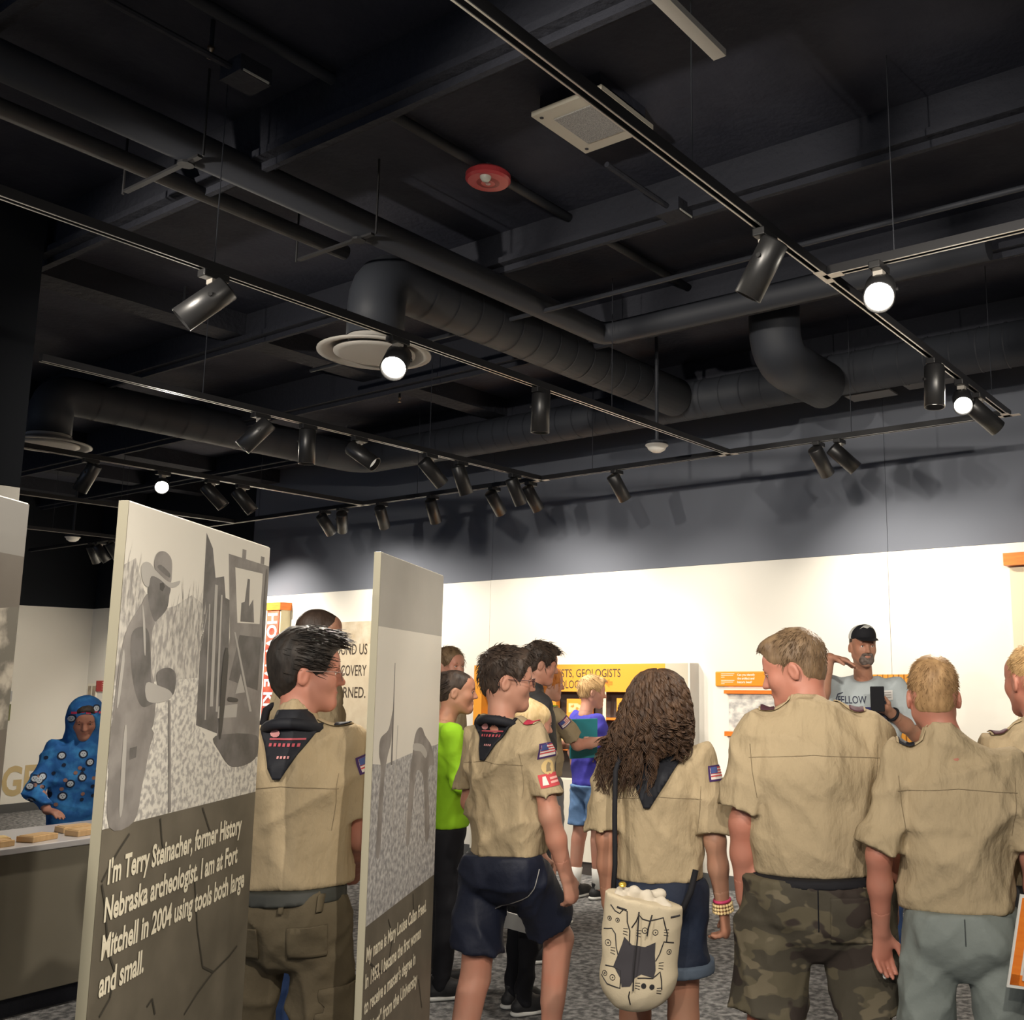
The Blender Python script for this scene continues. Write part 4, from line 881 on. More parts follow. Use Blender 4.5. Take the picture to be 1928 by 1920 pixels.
        Vp, Fp = G.mesh(); X['pants'] = link(pants.get('name', 'trousers'), arr_mesh('trousers', Vp, Fp), root, pm); X['pbvh'] = (Vp, Fp); X['ends'] = ends
        if pants.get('belt'):
            G = Grid([(cone((0, .0, wz - .02), (0, -.01, .89 * s), .155 * g, .167 * g, (0, 1, 0), 1.30), .03, 'u')] + ([(ell((0, .05, .95 * s), (.156 * g, .106 * g + belly, .1 * s)), .03, 'u')] if belly else []), .008 * vox)
            G.keep((0, 0, wz + .004), (0, 0, 1)); G.keep((0, 0, wz - pants.get('bh', .036)), (0, 0, -1)); X['belt'] = link('belt', arr_mesh('belt', *G.mesh()), root, pants['belt'])
    # ---- shirt
    if shirt:
        hz = shirt.get('hem', .965) * s; sl = shirt.get('sleeve', .82); lo_ = shirt.get('loose', 1.)
        P = [(cone((0, .008, hz), (0, -.008, 1.26 * s), .160 * g * lo_, .170 * g * (.5 + .5 * lo_), (0, 1, 0), 1.42), .03, 'u'), (ell((0, -.012, 1.27 * s), (.168 * g, .118 * g, .13 * s)), .04, 'u')]
        if belly: P.append((ell((0, .03 + belly * .4, 1.08 * s), (.165 * g, .11 * g + belly, .17 * s)), .06, 'u'))
        for q in (-1, 1): P.append((cone((0, -.032 + lean * .4, (1.435 if shirt.get('collar', 1) else 1.395) * s), (q * .145 * s * sw, -.015 + lean * .4, 1.362 * s), .056 * g, .064 * g), .03, 'u'))
        for nm in 'RL':
            sh, el, wr, *_ = J[nm]
            if sl <= 1:
                e = sh + (el - sh) * sl; dv = (el - sh) / np.linalg.norm(el - sh); P.append((cone(sh, e + dv * .03, .068 * g * shirt.get('sr', 1), .080 * g * shirt.get('sr', 1), None, 1, (e, dv)), .012, 'u')); X['sleeve' + nm] = (sh, e, .074 * g)
            else:
                e = el + (wr - el) * (sl - 1); dv = (wr - el) / np.linalg.norm(wr - el); P += [(cone(sh, el, .068 * g, .055 * g), .03, 'u'), (cone(el, e, .056 * g, .042 * g, None, 1, (e, dv)), .03, 'u')]; X['sleeve' + nm] = (sh, el, .06 * g)
        cn = shirt.get('collar', 1)
        if cn: P.append((cone((nb[0], nb[1] + .004, 1.40 * s), nb + (ntop - nb) * .9 + V3(0, -.004, 0), .074 * hs * (.6 + .4 * b), .064 * hs * (.6 + .4 * b), None, 1, (nb + (ntop - nb) * .68, A3_((0, .5, .866)))), .012, 'u'))
        elif cn == 0: P.append((ell(HP(0, .03, -.165), A3_((.085, .10, .045)) * hs), .012, 's'))
        G = Grid(P, .0088 * vox); G.wrinkle(shirt.get('w', .0055) * 2.4, seed, shirt.get('wf', .85)); G.keep((0, 0, hz), (0, 0, -1))
        Vs, Fs = G.mesh(); X['shirt'] = link(shirt.get('name', 'shirt'), arr_mesh('shirt', Vs, Fs), root, shirt['m']); X['bvh'] = bvh_of(Vs, Fs)
    if shoes:
        S = shoe_mesh()
        for nm, tw in (('R', -.12), ('L', .12)):
            an = J[nm][5]; zf = max(float(an[2]) - .085 * s, 0); so = link('shoe', S['u'], root); so.location = (float(an[0]), float(an[1]) + .02, zf); so.rotation_euler = (0, 0, tw); so.scale = (s, s, s)
            link('sole', S['s'], so); S['l'].build('laces', m_shoe, so)
    if glasses:
        gr = empty('glasses', (0, 0, 0), parent=root); fm = MB()
        for q in (-1, 1):
            ring = [HP(q * .031 + cos(a) * .024, .112 - abs(cos(a) * .004), .0 + sin(a) * .019) for a in np.linspace(0, 2 * pi, 17)]
            fm.tube(ring, .0016 * hs, 6); fm.tube([HP(q * .055, .110, .006), HP(q * .077, .085, .008), HP(q * .084, -.005, .008)], .0016 * hs, 6)
            MB().poly([tuple(HP(q * .031 + cos(a) * .023, .112, sin(a) * .018)) for a in np.linspace(0, 2 * pi, 16, endpoint=False)]).build('lens', m_gl, gr)
        fm.tube([HP(-.008, .113, .004), HP(0, .116, .007), HP(.008, .113, .004)], .0016 * hs, 6); fm.build('frame', glasses if glasses is not True else m_frame, gr)
    return X
def V_(*v): return Vector(v)
m_purple = mat('patch_border', (.05, .02, .10), .8); m_pw = mat('patch_white', (.72, .66, .62), .8); m_pr = mat('patch_red', (.50, .06, .07), .8); m_pb = mat('patch_blue', (.06, .09, .26), .8)
def flag(X, nm='R', f=.32, out=(1, -.35, .12), w=.078, h=.052):
    sh, e, r = X['sleeve' + nm]; sd = 1 if nm == 'R' else -1; c = Vector(sh + (e - sh) * f); o = Vector((out[0] * sd, out[1], out[2])).normalized(); upv = Vector(sh - e).normalized()
    def rect(x0, y0, x1, y1): return [(x0, y0), (x1, y0), (x1, y1), (x0, y1)]
    b = decal(X['bvh'], c + o * .22, -o, upv, rect(-w / 2, -h / 2, w / 2, h / 2), 'flag_patch', m_purple, X['root'], .003)
    if not b: return
    iw, ih = w / 2 - .006, h / 2 - .006
    decal(X['bvh'], c + o * .22, -o, upv, rect(-iw, -ih, iw, ih), 'white_field', m_pw, b, .0042)
    for k in range(4): decal(X['bvh'], c + o * .22, -o, upv, rect(-iw, ih - (k * 2 + 1) * ih / 4.5 + .0, iw, ih - k * 2 * ih / 4.5), 'red_stripe', m_pr, b, .0052)
    decal(X['bvh'], c + o * .22, -o, upv, rect(-iw, 0, -.1 * iw, ih), 'blue_canton', m_pb, b, .0062)
def disc(r, n=16, sy=1.): return [(cos(2 * pi * k / n) * r, sin(2 * pi * k / n) * r * sy) for k in range(n)]
def kerchief(X, drop=.13, wd=.095, marks=True, tx=0.):
    s = X['s']; z = 1.438 * s; b = X['bvh']
    k = decal(b, (0, -.6, z), (0, 1, 0), (0, 0, 1), [(-wd, .022), (-wd * .5, .045), (wd * .5, .045), (wd, .022), (tx + .010, -drop), (tx - .010, -drop)], 'neckerchief', m_kerchief, X['root'], .009, .012, .006)
    hs = X['hs']; ring = []
    for a in np.linspace(0, 2 * pi, 25): ring.append((cos(a) * .086 * hs, -.026 + sin(a) * .092 * hs, 1.418 * s - sin(a) * .028))
    MB().tube(ring, .017, 8).build('neck_roll', m_kerchief, k, smooth=True)
    if marks and k:
        mp = mat('kerchief_print', (.40, .07, .09), .7); mk = mat('kerchief_print_pale', (.55, .25, .25), .7)
        decal(b, (0, -.6, z), (0, 1, 0), (0, 0, 1), [(-.05, -.038), (.055, -.038), (.055, -.033), (-.05, -.033)], 'print_line', mp, k, .016)
        decal(b, (-.035, -.6, z - .020), (0, 1, 0), (0, 0, 1), disc(.016, 10, .7), 'print_flower', mk, k, .016)
        for q in range(7): decal(b, (-.045 + q * .014, -.6, z - .052), (0, 1, 0), (0, 0, 1), [(-.004, -.004), (.004, -.004), (.004, .005), (-.004, .005)], 'print_letter', mp, k, .016)
        for q in range(4): decal(b, (-.012 + q * .010, -.6, z - .085), (0, 1, 0), (0, 0, 1), [(-.003, -.003), (.003, -.003), (.003, .004), (-.003, .004)], 'print_letter', mk, k, .016)
    return k
def yoke(X, z=1.31, w=.15, both=True):
    s = X['s']; b = X['bvh']; sh = X['shirt']
    proj_line(b, (0, -.6, z * s), (0, 1, 0), (0, 0, 1), [(-w, -.012), (0, 0), (w, -.012)], 'yoke_seam', m_seam, sh, .0012)
    for q in (-1, 1):
        proj_line(b, (0, -.6, z * s), (0, 1, 0), (0, 0, 1), [(q * w * .98, .03), (q * w * .95, -.05), (q * w * .88, -.13)], 'armhole_seam', m_seam, sh, .0012)
def epaulette(X, sides='RL', m=None):
    s = X['s']
    for nm in sides:
        sd = 1 if nm == 'R' else -1
        o = decal(X['bvh'], (sd * .120 * s, -.018, 1.8), (0, 0, -1), (0, 1, 0), [(-.050, -.02), (.050, -.02), (.050, .02), (-.050, .02)], 'epaulette', m_tanshirt, X['root'], .005, .012, .003)
        decal(X['bvh'], (sd * .142 * s, -.018, 1.8), (0, 0, -1), (0, 1, 0), [(-.022, -.024), (.022, -.024), (.022, .024), (-.022, .024)], 'shoulder_loop', m or m_kerchief, o or X['root'], .009, .012, .003)
TAN = dict(m=m_tanshirt, hem=.965, sleeve=.80, loose=1.02)

# --- scout with olive cargo trousers between the panels
m_olive = mat('olive_cloth', (.088, .070, .045), .85, spec=.15, bump=(22, .4, .012), var=(6, (.11, .09, .058), .3, .7))
X = person('scout with thick black hair and glasses in tan shirt and olive cargo trousers', -1.105, 3.08, -4, 1.665, 1.08, 'rosy', head=(76, 2, 0), ho=(.015, 0), hairc='black', seed=3, sw=.98,
           hair=dict(t=.020, top=.026, fringe=.018, nape=-.085, n=1300, len=.036, lift=.12, comb=(.1, .6, .15), r=.0024, w=.004, line=.022, jit=.12), glasses=mat('frame_clear', (.25, .18, .16), .3),
           armR=((.03, .07, -.27), (-.05, .20, -.12)), armL=((.06, .04, -.27), (-.06, .18, -.14)), legR=((.03, .01, -.42), (.0, -.03, -.40)), legL=((.03, .01, -.42), (.0, -.03, -.40)), shirt=dict(TAN, hem=.975, w=.007), pants=dict(m=m_olive, wz=.985, belt=mat('belt_dark', (.03, .032, .028), .6), w=.009, loose=1.18, name='cargo_trousers'))
kerchief(X, .145, .10, tx=-.01); yoke(X, 1.27); flag(X, 'R', .24, (1, -.55, .15)); epaulette(X, 'R')
pb = bvh_of(*X['pbvh'])
for q in (-1, 1):
    decal(pb, (q * .09, -.6, .83), (0, 1, 0), (0, 0, 1), [(-.05, -.05), (.05, -.05), (.05, .035), (-.05, .035)], 'back_pocket', m_olive, X['pants'], .006, .015, .004)
    decal(pb, (q * .6, -.02, .62), (-q, 0, 0), (0, 0, 1), [(-.07, -.09), (.07, -.09), (.07, .07), (-.07, .07)], 'cargo_pocket', m_olive, X['pants'], .010, .015, .006)
for x in (-.10, .02, .12): decal(bvh_of(*X['pbvh']), (x, -.6, .93), (0, 1, 0), (0, 0, 1), [(-.007, -.028), (.007, -.028), (.007, .025), (-.007, .025)], 'belt_loop', m_olive, X['pants'], .012, .01, .003)

# --- tall man with buzz cut behind him
X = person('tall man with buzz cut and glasses standing behind the scout in olive trousers', -1.60, 4.60, 48, 1.845, 1.08, 'tan', head=(25, 5, 0), hairc='buzz', seed=5, vox=1.15,
           hair=dict(t=.005, nape=-.06, w=.0006, line=.026, fy=.07), glasses=True, shirt=dict(TAN), pants=dict(m=mat('jeans_blue', (.025, .055, .15), .8, bump=(60, .3, .004)), name='jeans'))
MB().tube([(-.17, -.02, 1.47), (-.19, -.12, 1.40), (-.14, -.17, 1.2), (-.12, -.18, 1.05)], .018, 8).build('sling_strap', m_black, X['root'], smooth=True)
bag = MB(); bagp = X['root'].matrix_basis
sb = empty('sling_bag', cg(-1.885, 4.48), YAW - radians(48), 'black sling bag with white stripes and blue trim at the tall man\'s side', 'bag')
MB().box((-.06, -.06, .93), (.06, .06, 1.16)).build('pouch', m_black, sb, bevel=.03)
for k in range(3): MB().box((-.04 + k * .03, -.064, .97), (-.028 + k * .03, -.06, 1.12)).build('white_stripe', m_sole, sb)
MB().box((-.055, -.055, .85), (.055, .055, .93)).build('blue_cloth', mat('light_blue', (.12, .30, .55), .8), sb, bevel=.02)

# --- scout in navy shorts walking
X = person('scout in navy shorts and glasses with patches on the sleeve of a tan shirt', -.615, 3.92, 32, 1.635, 1.0, 'fair', head=(44, 4, 0), ho=(-.01, -.02), hairc='dark', seed=8,
           hair=dict(t=.014, top=.022, fringe=.014, nape=-.07, n=1200, len=.026, jit=.55, lift=.45, r=.0024, w=.005, line=.018), glasses=True,
           armR=((.055, .02, -.28), (.03, .07, -.23)), armL=((.06, .06, -.26), (-.03, .16, -.15)), legR=((-.02, .27, -.325), (.0, -.06, -.40)), legL=((.0, -.05, -.42), (0, -.11, -.385)),
           shirt=dict(TAN, hem=.935, w=.009, loose=1.06, wf=.9), pants=dict(m=m_navy, hem=.77, wz=.97, loose=1.0, w=.008, name='shorts'))
kerchief(X, .14, .10, tx=-.01); yoke(X, 1.29); flag(X, 'R', .22, (1, -.32, .2)); epaulette(X, 'R', mat('loop_red', (.4, .03, .06), .8))
sh, e, r = X['sleeveR']
for f, nm, pl, m in ((.47, 'round_patch', disc(.027, 16), mat('patch_tan', (.55, .40, .18), .8)), (.68, 'red_patch', [(-.042, -.024), (.042, -.024), (.042, .024), (-.042, .024)], m_pr)):
    c = Vector(sh + (e - sh) * f); o = Vector((1, -.32, .1)).normalized()
    p_ = decal(X['bvh'], c + o * .2, -o, Vector(sh - e).normalized(), pl, nm, m, X['root'], .003)
    if p_:
        if nm[0] == 'r' and nm[1] == 'e':
            decal(X['bvh'], c + o * .2, -o, Vector(sh - e).normalized(), [(-.035, -.015), (-.012, -.015), (-.018, .016), (-.029, .016)], 'emblem', m_pw, p_, .0045)
            for q in range(2): decal(X['bvh'], c + o * .2, -o, Vector(sh - e).normalized(), [(-.004, -.012 + q * .014), (.034, -.012 + q * .014), (.034, -.004 + q * .014), (-.004, -.004 + q * .014)], 'letters', mat('patch_pink', (.68, .36, .33), .8), p_, .0045)
        else: decal(X['bvh'], c + o * .2, -o, Vector(sh - e).normalized(), [(-.012, -.015), (.010, -.015), (.006, .0), (.012, .012), (0, .019), (-.008, .008)], 'emblem', m_seam, p_, .0045)
hb = bvh_of(*X['pbvh']); proj_line(hb, (.6, .04, .80), (-1, 0, 0), (0, 0, 1), [(-.04, .06), (-.06, -.02), (-.07, -.09)], 'pocket_zip', m_rail, X['pants'], .002)

# --- girl in lime shirt
m_lime = mat('lime_cloth', (.22, .44, .015), .8, spec=.2, bump=(22, .3, .01))
X = person('girl with tied back brown hair in lime green top and black leggings', -1.125, 5.32, 72, 1.575, .95, 'tan', head=(8, 3, 0), hairc='dark', seed=12, vox=1.15,
           hair=dict(t=.006, nape=-.06, n=500, len=.05, lift=.02, comb=(0, -1, -.25), fall=.0, r=.002, jit=.06, w=.0015, line=.012, fy=.022, smin=.0), armR=((.04, .06, -.26), (-.16, .14, .08)),
           shirt=dict(m=m_lime, hem=.86, sleeve=1.5, collar=0, loose=1.05), pants=dict(m=m_black, wz=.96, loose=.96, w=.003, name='leggings'))
MB().lathe([(0, -.035), (.03, -.025), (.04, 0), (.03, .025), (0, .035)], c=tuple(X['HP'](0, -.135, .01)), n=14, axis=(0, -1, .2)).build('hair_bun', HAIR['dark'], X['root'], smooth=True)
# --- boy whose face shows above her
X = person('light brown haired boy looking over the shoulder of the girl in lime', -1.38, 6.35, 110, 1.715, .95, 'fair', head=(15, 4, 0), hairc='brown', seed=14, vox=1.25,
           hair=dict(t=.012, top=.008, nape=-.06, n=500, len=.03, w=.003, line=.02), shirt=dict(TAN), pants=dict(m=mat('grey_trousers', (.10, .10, .11), .8)))
# --- blond child in front of dark jacket
m_rb = mat('red_cloth', (.42, .03, .05), .8)
X = person('small blond child with straight hair and black trousers behind the scout in navy shorts', -.70, 5.08, 60, 1.42, .92, 'pale', head=(5, 8, 0), hairc='palegold', seed=16, vox=1.2,
           hair=dict(t=.012, nape=-.155, n=500, len=.06, comb=(0, -.2, -1), lift=.1, r=.002, w=.002, noear=1, fy=.015, line=.02), shirt=dict(m=m_rb, hem=.90, sleeve=.8), pants=dict(m=m_black, wz=.97, loose=1.))
pp = MB(); pp.poly([(-.10, 0, 0), (.11, .01, .01), (.10, .02, .15), (-.11, .01, .14)]); ho = pp.build('paper_sheet', m_sole); ho.location = cg(-.70, 4.86, .40); ho.rotation_euler = (.9, .3, .5)
ho.modifiers.new('solid', 'SOLIDIFY').thickness = .003
tag(ho, 'white folded paper held low behind the walking scout\'s legs', 'paper')
# --- tall boy in black jacket
m_jack = mat('black_jacket', (.022, .021, .022), .75, bump=(26, .3, .008))
X = person('tall dark haired boy in black jacket with thin white piping', -.775, 5.95, 66, 1.72, 1., 'fair', head=(8, 12, 0), hairc='dark', seed=18, vox=1.2,
           hair=dict(t=.020, top=.016, fringe=.014, nape=-.075, n=700, len=.04, jit=.6, lift=.5, r=.0026, w=.005, line=.02), shirt=dict(m=m_jack, hem=.86, sleeve=1.95, loose=1.08, name='jacket'), pants=dict(m=mat('dark_trousers', (.03, .03, .034), .8)))
proj_line(X['bvh'], (.6, .0, 1.30 * X['s']), (-1, 0, 0), (0, 0, 1), [(-.02, .06), (-.01, 0), (.0, -.10)], 'piping', m_sole, X['root'], .003)
# --- red haired scout
X = person('red haired scout in tan shirt and grey shorts reaching toward the cabinet', -.815, 6.75, 50, 1.605, .95, 'pale', head=(20, 5, 0), hairc='red', seed=20, vox=1.25,
           hair=dict(t=.018, top=.008, nape=-.11, n=700, len=.05, comb=(0, -.1, -.9), lift=.2, r=.0028, w=.004, noear=1, fy=.012, line=.022), armR=((.02, .17, -.20), (.05, .24, .03)), armL=((.03, .13, -.22), (-.10, .22, .0)),
           shirt=dict(TAN), pants=dict(m=mat('grey_shorts', (.17, .17, .18), .8, bump=(40, .3, .005)), hem=.80, wz=.96, loose=1.5, name='shorts'))
flag(X, 'R', .3, (1, -.2, .1)); epaulette(X, 'R', m_lime)
bk = empty('teal_folder', cg(-.585, 7.03, 1.13), YAW + radians(120), 'teal folder held by the red haired scout', 'folder')
MB().box((-.02, -.10, -.13), (-.0, .10, .13)).build('cover', mat('teal', (.02, .20, .24), .5), bk, bevel=.004)
MB().box((.0, -.095, -.125), (.008, .095, .125)).build('pages', m_sole, bk)
# --- boy in purple blue T-shirt
m_blue = mat('violet_blue_cloth', (.045, .040, .33), .85, bump=(24, .3, .01))
X = person('blond boy in violet blue T-shirt and denim shorts beside the cabinet', -.585, 7.5, 52, 1.535, .95, 'pale', head=(22, 6, 0), hairc='blond', seed=22, vox=1.2,
           hair=dict(t=.012, top=.010, fringe=.008, nape=-.055, n=700, len=.03, w=.003, r=.0026, line=.02), armR=((.035, -.01, -.27), (.01, .07, -.22)), shirt=dict(m=m_blue, hem=.86, sleeve=.85, loose=1.12, collar=0, w=.006, name='t_shirt'),
           pants=dict(m=mat('denim_pale', (.10, .19, .36), .85, bump=(60, .4, .004)), hem=.84, wz=.96, loose=1.6, name='denim_shorts'), legL=((.0, -.02, -.42), (0, -.05, -.40)), legR=((.0, .05, -.42), (0, .0, -.40)))
decal(X['bvh'], (.07, .6, 1.21), (0, -1, 0), (0, 0, 1), disc(.04, 18), 'sticker', mat('sticker_cream', (.75, .62, .48), .6), X['root'], .004)
decal(X['bvh'], (.17, .12, 1.22), (-.6, -.6, 0), (0, 0, 1), disc(.036, 18), 'sticker', mat('sticker_cream'), X['root'], .004)
for nm in 'RL':
    kn, an = X['J'][nm][4], X['J'][nm][5]; a = an + (kn - an) * .38
    MB().tube([tuple(an), tuple((an + a) / 2), tuple(a)], [.041, .044, .048], 14).build('sock', m_sole, X['root'], smooth=True)
pw = MB(); ho = pw.poly([(-.06, 0, -.2), (.07, .01, -.22), (.06, .0, .03), (-.05, -.01, .03)]).build('paper_sheet', m_sole); hr = X['root'].matrix_basis @ Vector(X['handR']); ho.location = hr + Vector((0.01, -.03, -.07)); ho.rotation_euler = (.15, .1, YAW - .6)
ho.modifiers.new('solid', 'SOLIDIFY').thickness = .003; tag(ho, 'white sheet of paper in the hand of the boy in violet blue', 'paper')

# --- girl with long curls
m_denim = mat('denim_dark', (.005, .009, .023), .8, bump=(70, .4, .004), var=(8, (.009, .017, .04), .35, .75))
X = person('girl with long curly brown hair in tan shirt and denim shorts', -.037, 3.56, 4, 1.56, .96, 'tan', head=(5, 4, 0), hairc='curl', seed=24,
           armR=((.05, -.03, -.275), (.025, .03, -.24)), armL=((.03, -.02, -.27), (.0, .05, -.235)), curl=(.75, .5), shirt=dict(TAN, hem=.955, sleeve=.93, loose=1.12, sr=1.12, w=.006), pants=dict(m=m_denim, hem=.60, wz=.985, loose=1.4, name='denim_shorts', w=.005))
flag(X, 'R', .18, (1, -.55, .2)); yoke(X, 1.26)
k = kerchief(X, .20, .125, False, tx=-.03)
HP, hs, s = X['HP'], X['hs'], X['s']
G = Grid([(ell(HP(0, -.020, .032), A3_((.082, .100, .090)) * hs), .03, 'u'), (cone(HP(-.01, -.06, -.02), (-.06, -.12, 1.28), .085, .03, (0, 1, 0), 1.6), .05, 'u'), (cone(HP(.05, -.04, -.02), (.06, -.08, 1.38), .05, .02), .05, 'u'), (cone(HP(-.05, -.04, -.04), (-.11, -.08, 1.30), .05, .02), .05, 'u'), (ell(HP(0, .115, -.035), (.085, .075, .115)), .012, 's')], .008)
G.wrinkle(.008, 44, 1.6); link('hair', arr_mesh('hair', *G.mesh()), X['root'], mat('hair_under', (.012, .008, .006), .8, spec=.1))
r = np.random.default_rng(9); NL = 380; PS = 3; N = NL * PS; K = 48
th = np.repeat(r.uniform(-pi - .35, .35, NL), PS); ph = np.repeat(r.uniform(-.15, 1.5, NL), PS)
dxy = np.stack([np.cos(th), np.sin(th)], 1); c0 = A3_(HP(0, -.02, .03))
rootp = np.concatenate([dxy * np.cos(ph)[:, None] * np.array([.088, .104]) * hs + c0[:2], (np.sin(ph) * .098 * hs + c0[2])[:, None]], 1)
side = np.cos(th); lk = lambda a, b_: np.repeat(r.uniform(a, b_, NL), PS)
zend = np.where(side < .1, lk(1.15, 1.33), lk(1.26, 1.40)); xe = np.where(side < 0, side * .13 - .045 - lk(0, .035), side * .11 - .01 + lk(-.02, .01)); ye = -.165 + np.abs(side) * .08 + lk(-.012, .02)
P3 = np.stack([xe, ye, zend], 1); lay = lk(1.0, 1.16)[:, None]
P1 = rootp + np.concatenate([dxy * (.075 * np.maximum(np.sin(ph), 0))[:, None], (.012 * np.ones(N))[:, None]], 1)
P2 = np.concatenate([c0[:2] + dxy * np.array([.118, .130]) * lay, (c0[2] - .10 - lk(0, .05))[:, None]], 1)
t = np.linspace(0, 1, K)[None, :, None]
path = rootp[:, None] * (1 - t) ** 3 + P1[:, None] * 3 * t * (1 - t) ** 2 + P2[:, None] * 3 * t * t * (1 - t) + P3[:, None] * t ** 3
fr = np.repeat(r.uniform(26, 40, NL), PS)[:, None, None]; p0 = np.repeat(r.uniform(0, 6.28, NL), PS)[:, None, None] + np.tile(np.array([0, .5, 1.0]), NL)[:, None, None]; am = (.002 + .011 * np.minimum(t * 1.3, 1)) * np.repeat(r.uniform(.6, 1.2, NL), PS)[:, None, None]
path = path + np.concatenate([np.cos(fr * t + p0) * am, np.sin(fr * t + p0) * am, np.sin(fr * t * .5 + p0) * am * .25], 2)
V_h, F_h = strands(path, .0046, 4); tag(link('hair_strands', arr_mesh('hair_strands', V_h, F_h), X['root'], HAIR['curl']), kind='stuff')
for nm in 'RL':
    e, dv, rr = X['ends'][nm]; G = Grid([(cone(e - dv * .045, e + dv * .03, rr * 1.06, rr * 1.09, None, 1, (e + dv * .012, dv)), .01, 'u')], .009); G.keep(e - dv * .028, -dv)
    link('shorts_cuff', arr_mesh('shorts_cuff', *G.mesh()), X['pants'], mat('denim_cuff', (.075, .10, .14), .85, bump=(70, .3, .004)))
wr, el = X['J']['R'][2], X['J']['R'][1]; ad = (wr - el) / np.linalg.norm(wr - el); n1 = np.cross(ad, [0, 1, 0]); n1 /= np.linalg.norm(n1); n2 = np.cross(ad, n1)
def bangle(off, m, nm, bead=0, r0=.030):
    c = wr - ad * off
    if bead:
        br = empty(nm, parent=X['root'])
        for a in np.linspace(0, 2 * pi, bead, endpoint=False): MB().lathe([(0, -.0055), (.0048, -.003), (.0055, 0), (.0048, .003), (0, .0055)], c=tuple(c + (n1 * cos(a) + n2 * sin(a)) * r0 * s), n=8).build('bead', m, br, smooth=True)
    else: MB().tube([tuple(c + (n1 * cos(a) + n2 * sin(a)) * r0 * s) for a in np.linspace(0, 2 * pi, 19)], .005, 6).build(nm, m, X['root'], smooth=True)
m_bead = mat('bead_cream', (.72, .55, .28), .4)
bangle(.028, mat('band_pink', (.55, .05, .14), .6), 'wrist_band', 0, .029)
for q in range(3): bangle(.016 - q * .011, m_bead, 'bead_bracelet', 18, .0325 + q * .001)
MB().tube([(-.115, -.10, 1.30), (-.13, -.15, 1.24), (-.13, -.165, 1.1), (-.128, -.165, .95), (-.135, -.175, .82)], .009, 6).build('bag_strap', m_black, X['root'], smooth=True)
MB().tube([(.13, -.14, .93), (.115, -.165, .87), (.08, -.19, .80)], .011, 6).build('bag_strap', m_black, X['root'], smooth=True)
# cat print drawstring bag
bg = empty('drawstring_bag', cg(-.107, 3.28, .55), YAW + .02, 'cream drawstring bag printed with cat outlines hanging at the hip of the girl with curls', 'bag')
bg.rotation_euler = (0, radians(5), YAW)
m_canvas = mat('canvas_cream', (.44, .375, .265), .88, bump=(220, .3, .002), var=(6, (.50, .43, .31), .3, .7)); m_ln = mat('print_line_black', (.015, .014, .016), .7)
G = Grid([(cone((0, 0, .12), (0, 0, .36), .116, .126, (0, 1, 0), 1.7), .02, 'u'), (ell((0, 0, .085), (.115, .068, .085)), .03, 'u')], .007); G.keep((0, 0, .325), (.12, 0, 1)); G.wrinkle(.0035, 71, 1.2)
Vb, Fb = G.mesh(); link('pouch', arr_mesh('pouch', Vb, Fb), bg, m_canvas); bb_ = bvh_of(Vb, Fb)
G = Grid([(cone((-.075 + q * .045, (-.02, .02, .0, -.015)[q], .30), (-.075 + q * .042, .0, .318 + (.02, .022, .012, .0)[q]), .030, .020), .016, 'u') for q in range(4)] + [(cone((-.07, .03, .31), (.05, .035, .33), .02, .018), .008, 'u')], .006); G.wrinkle(.004, 72, 2)
link('inner_cloth', arr_mesh('inner_cloth', *G.mesh()), bg, mat('cloth_offwhite', (.52, .47, .39), .85))
MB().lathe([(0, 0), (.012, .001), (.012, .004), (0, .006)], c=(-.07, -.03, .362), n=12, axis=(0, -.5, 1)).build('gold_clip', mat('gold', (.85, .6, .1), .3, metal=.8), bg, smooth=True)
def bl(pts, nm='cat_outline', r_=.0019): proj_line(bb_, (0, -.4, .18), (0, 1, 0), (0, 0, 1), pts, nm, m_ln, bg, r_)
def circ(x, y, r_, n=10): return [(x + cos(2 * pi * k / n) * r_, y + sin(2 * pi * k / n) * r_) for k in range(n + 1)]
decal(bb_, (0, -.4, .18), (0, 1, 0), (0, 0, 1), [(-.075, -.045), (-.055, .02), (-.05, .042), (-.025, .022), (.015, .020), (.045, .034), (.046, -.002), (.052, -.045), (.048, -.066), (.01, -.058), (-.008, -.07), (-.02, -.095), (-.045, -.10), (-.052, -.075)], 'black_cat', mat('print_cat_black', (.035, .032, .038), .8), bg, .002, .01)
for pts in ([(-.10, .125), (-.085, .11), (-.07, .105), (-.06, .118), (-.048, .115), (-.045, .085), (-.035, .06), (-.033, .02)], [(-.03, .07), (-.018, .09), (-.012, .11), (.0, .098), (.02, .094), (.045, .10), (.062, .105), (.07, .08), (.078, .06), (.078, .035)],
            [(-.115, .05), (-.09, .058), (-.078, .045), (-.072, .01), (-.062, -.02)], [(.05, -.02), (.06, .0), (.07, .035), (.10, .03)], [(-.115, -.035), (-.10, -.05), (-.075, -.048), (-.052, -.055), (-.05, -.085), (-.05, -.105), (-.09, -.10), (-.11, -.08)],
            [(0, -.07), (.02, -.068), (.045, -.068), (.066, -.05), (.072, -.075), (.075, -.10)], [(-.02, -.11), (-.022, -.125), (-.015, -.15)]): bl(pts)
for x, y, r_ in ((-.10, .085, .006), (-.075, .085, .006), (.01, .066, .008), (.042, .062, .008), (-.098, .015, .009), (.088, .005, .007), (-.10, -.072, .007), (-.075, -.078, .008)): bl(circ(x, y, r_), 'cat_eye', .0011); bl([(x - .001, y), (x + .002, y)], 'cat_pupil', .0022)
for x, y in ((.02, -.09), (.045, -.092)): decal(bb_, (x, -.4, .18 + y), (0, 1, 0), (0, 0, 1), disc(.008, 10), 'cat_eye', m_ln, bg, .002, .008)
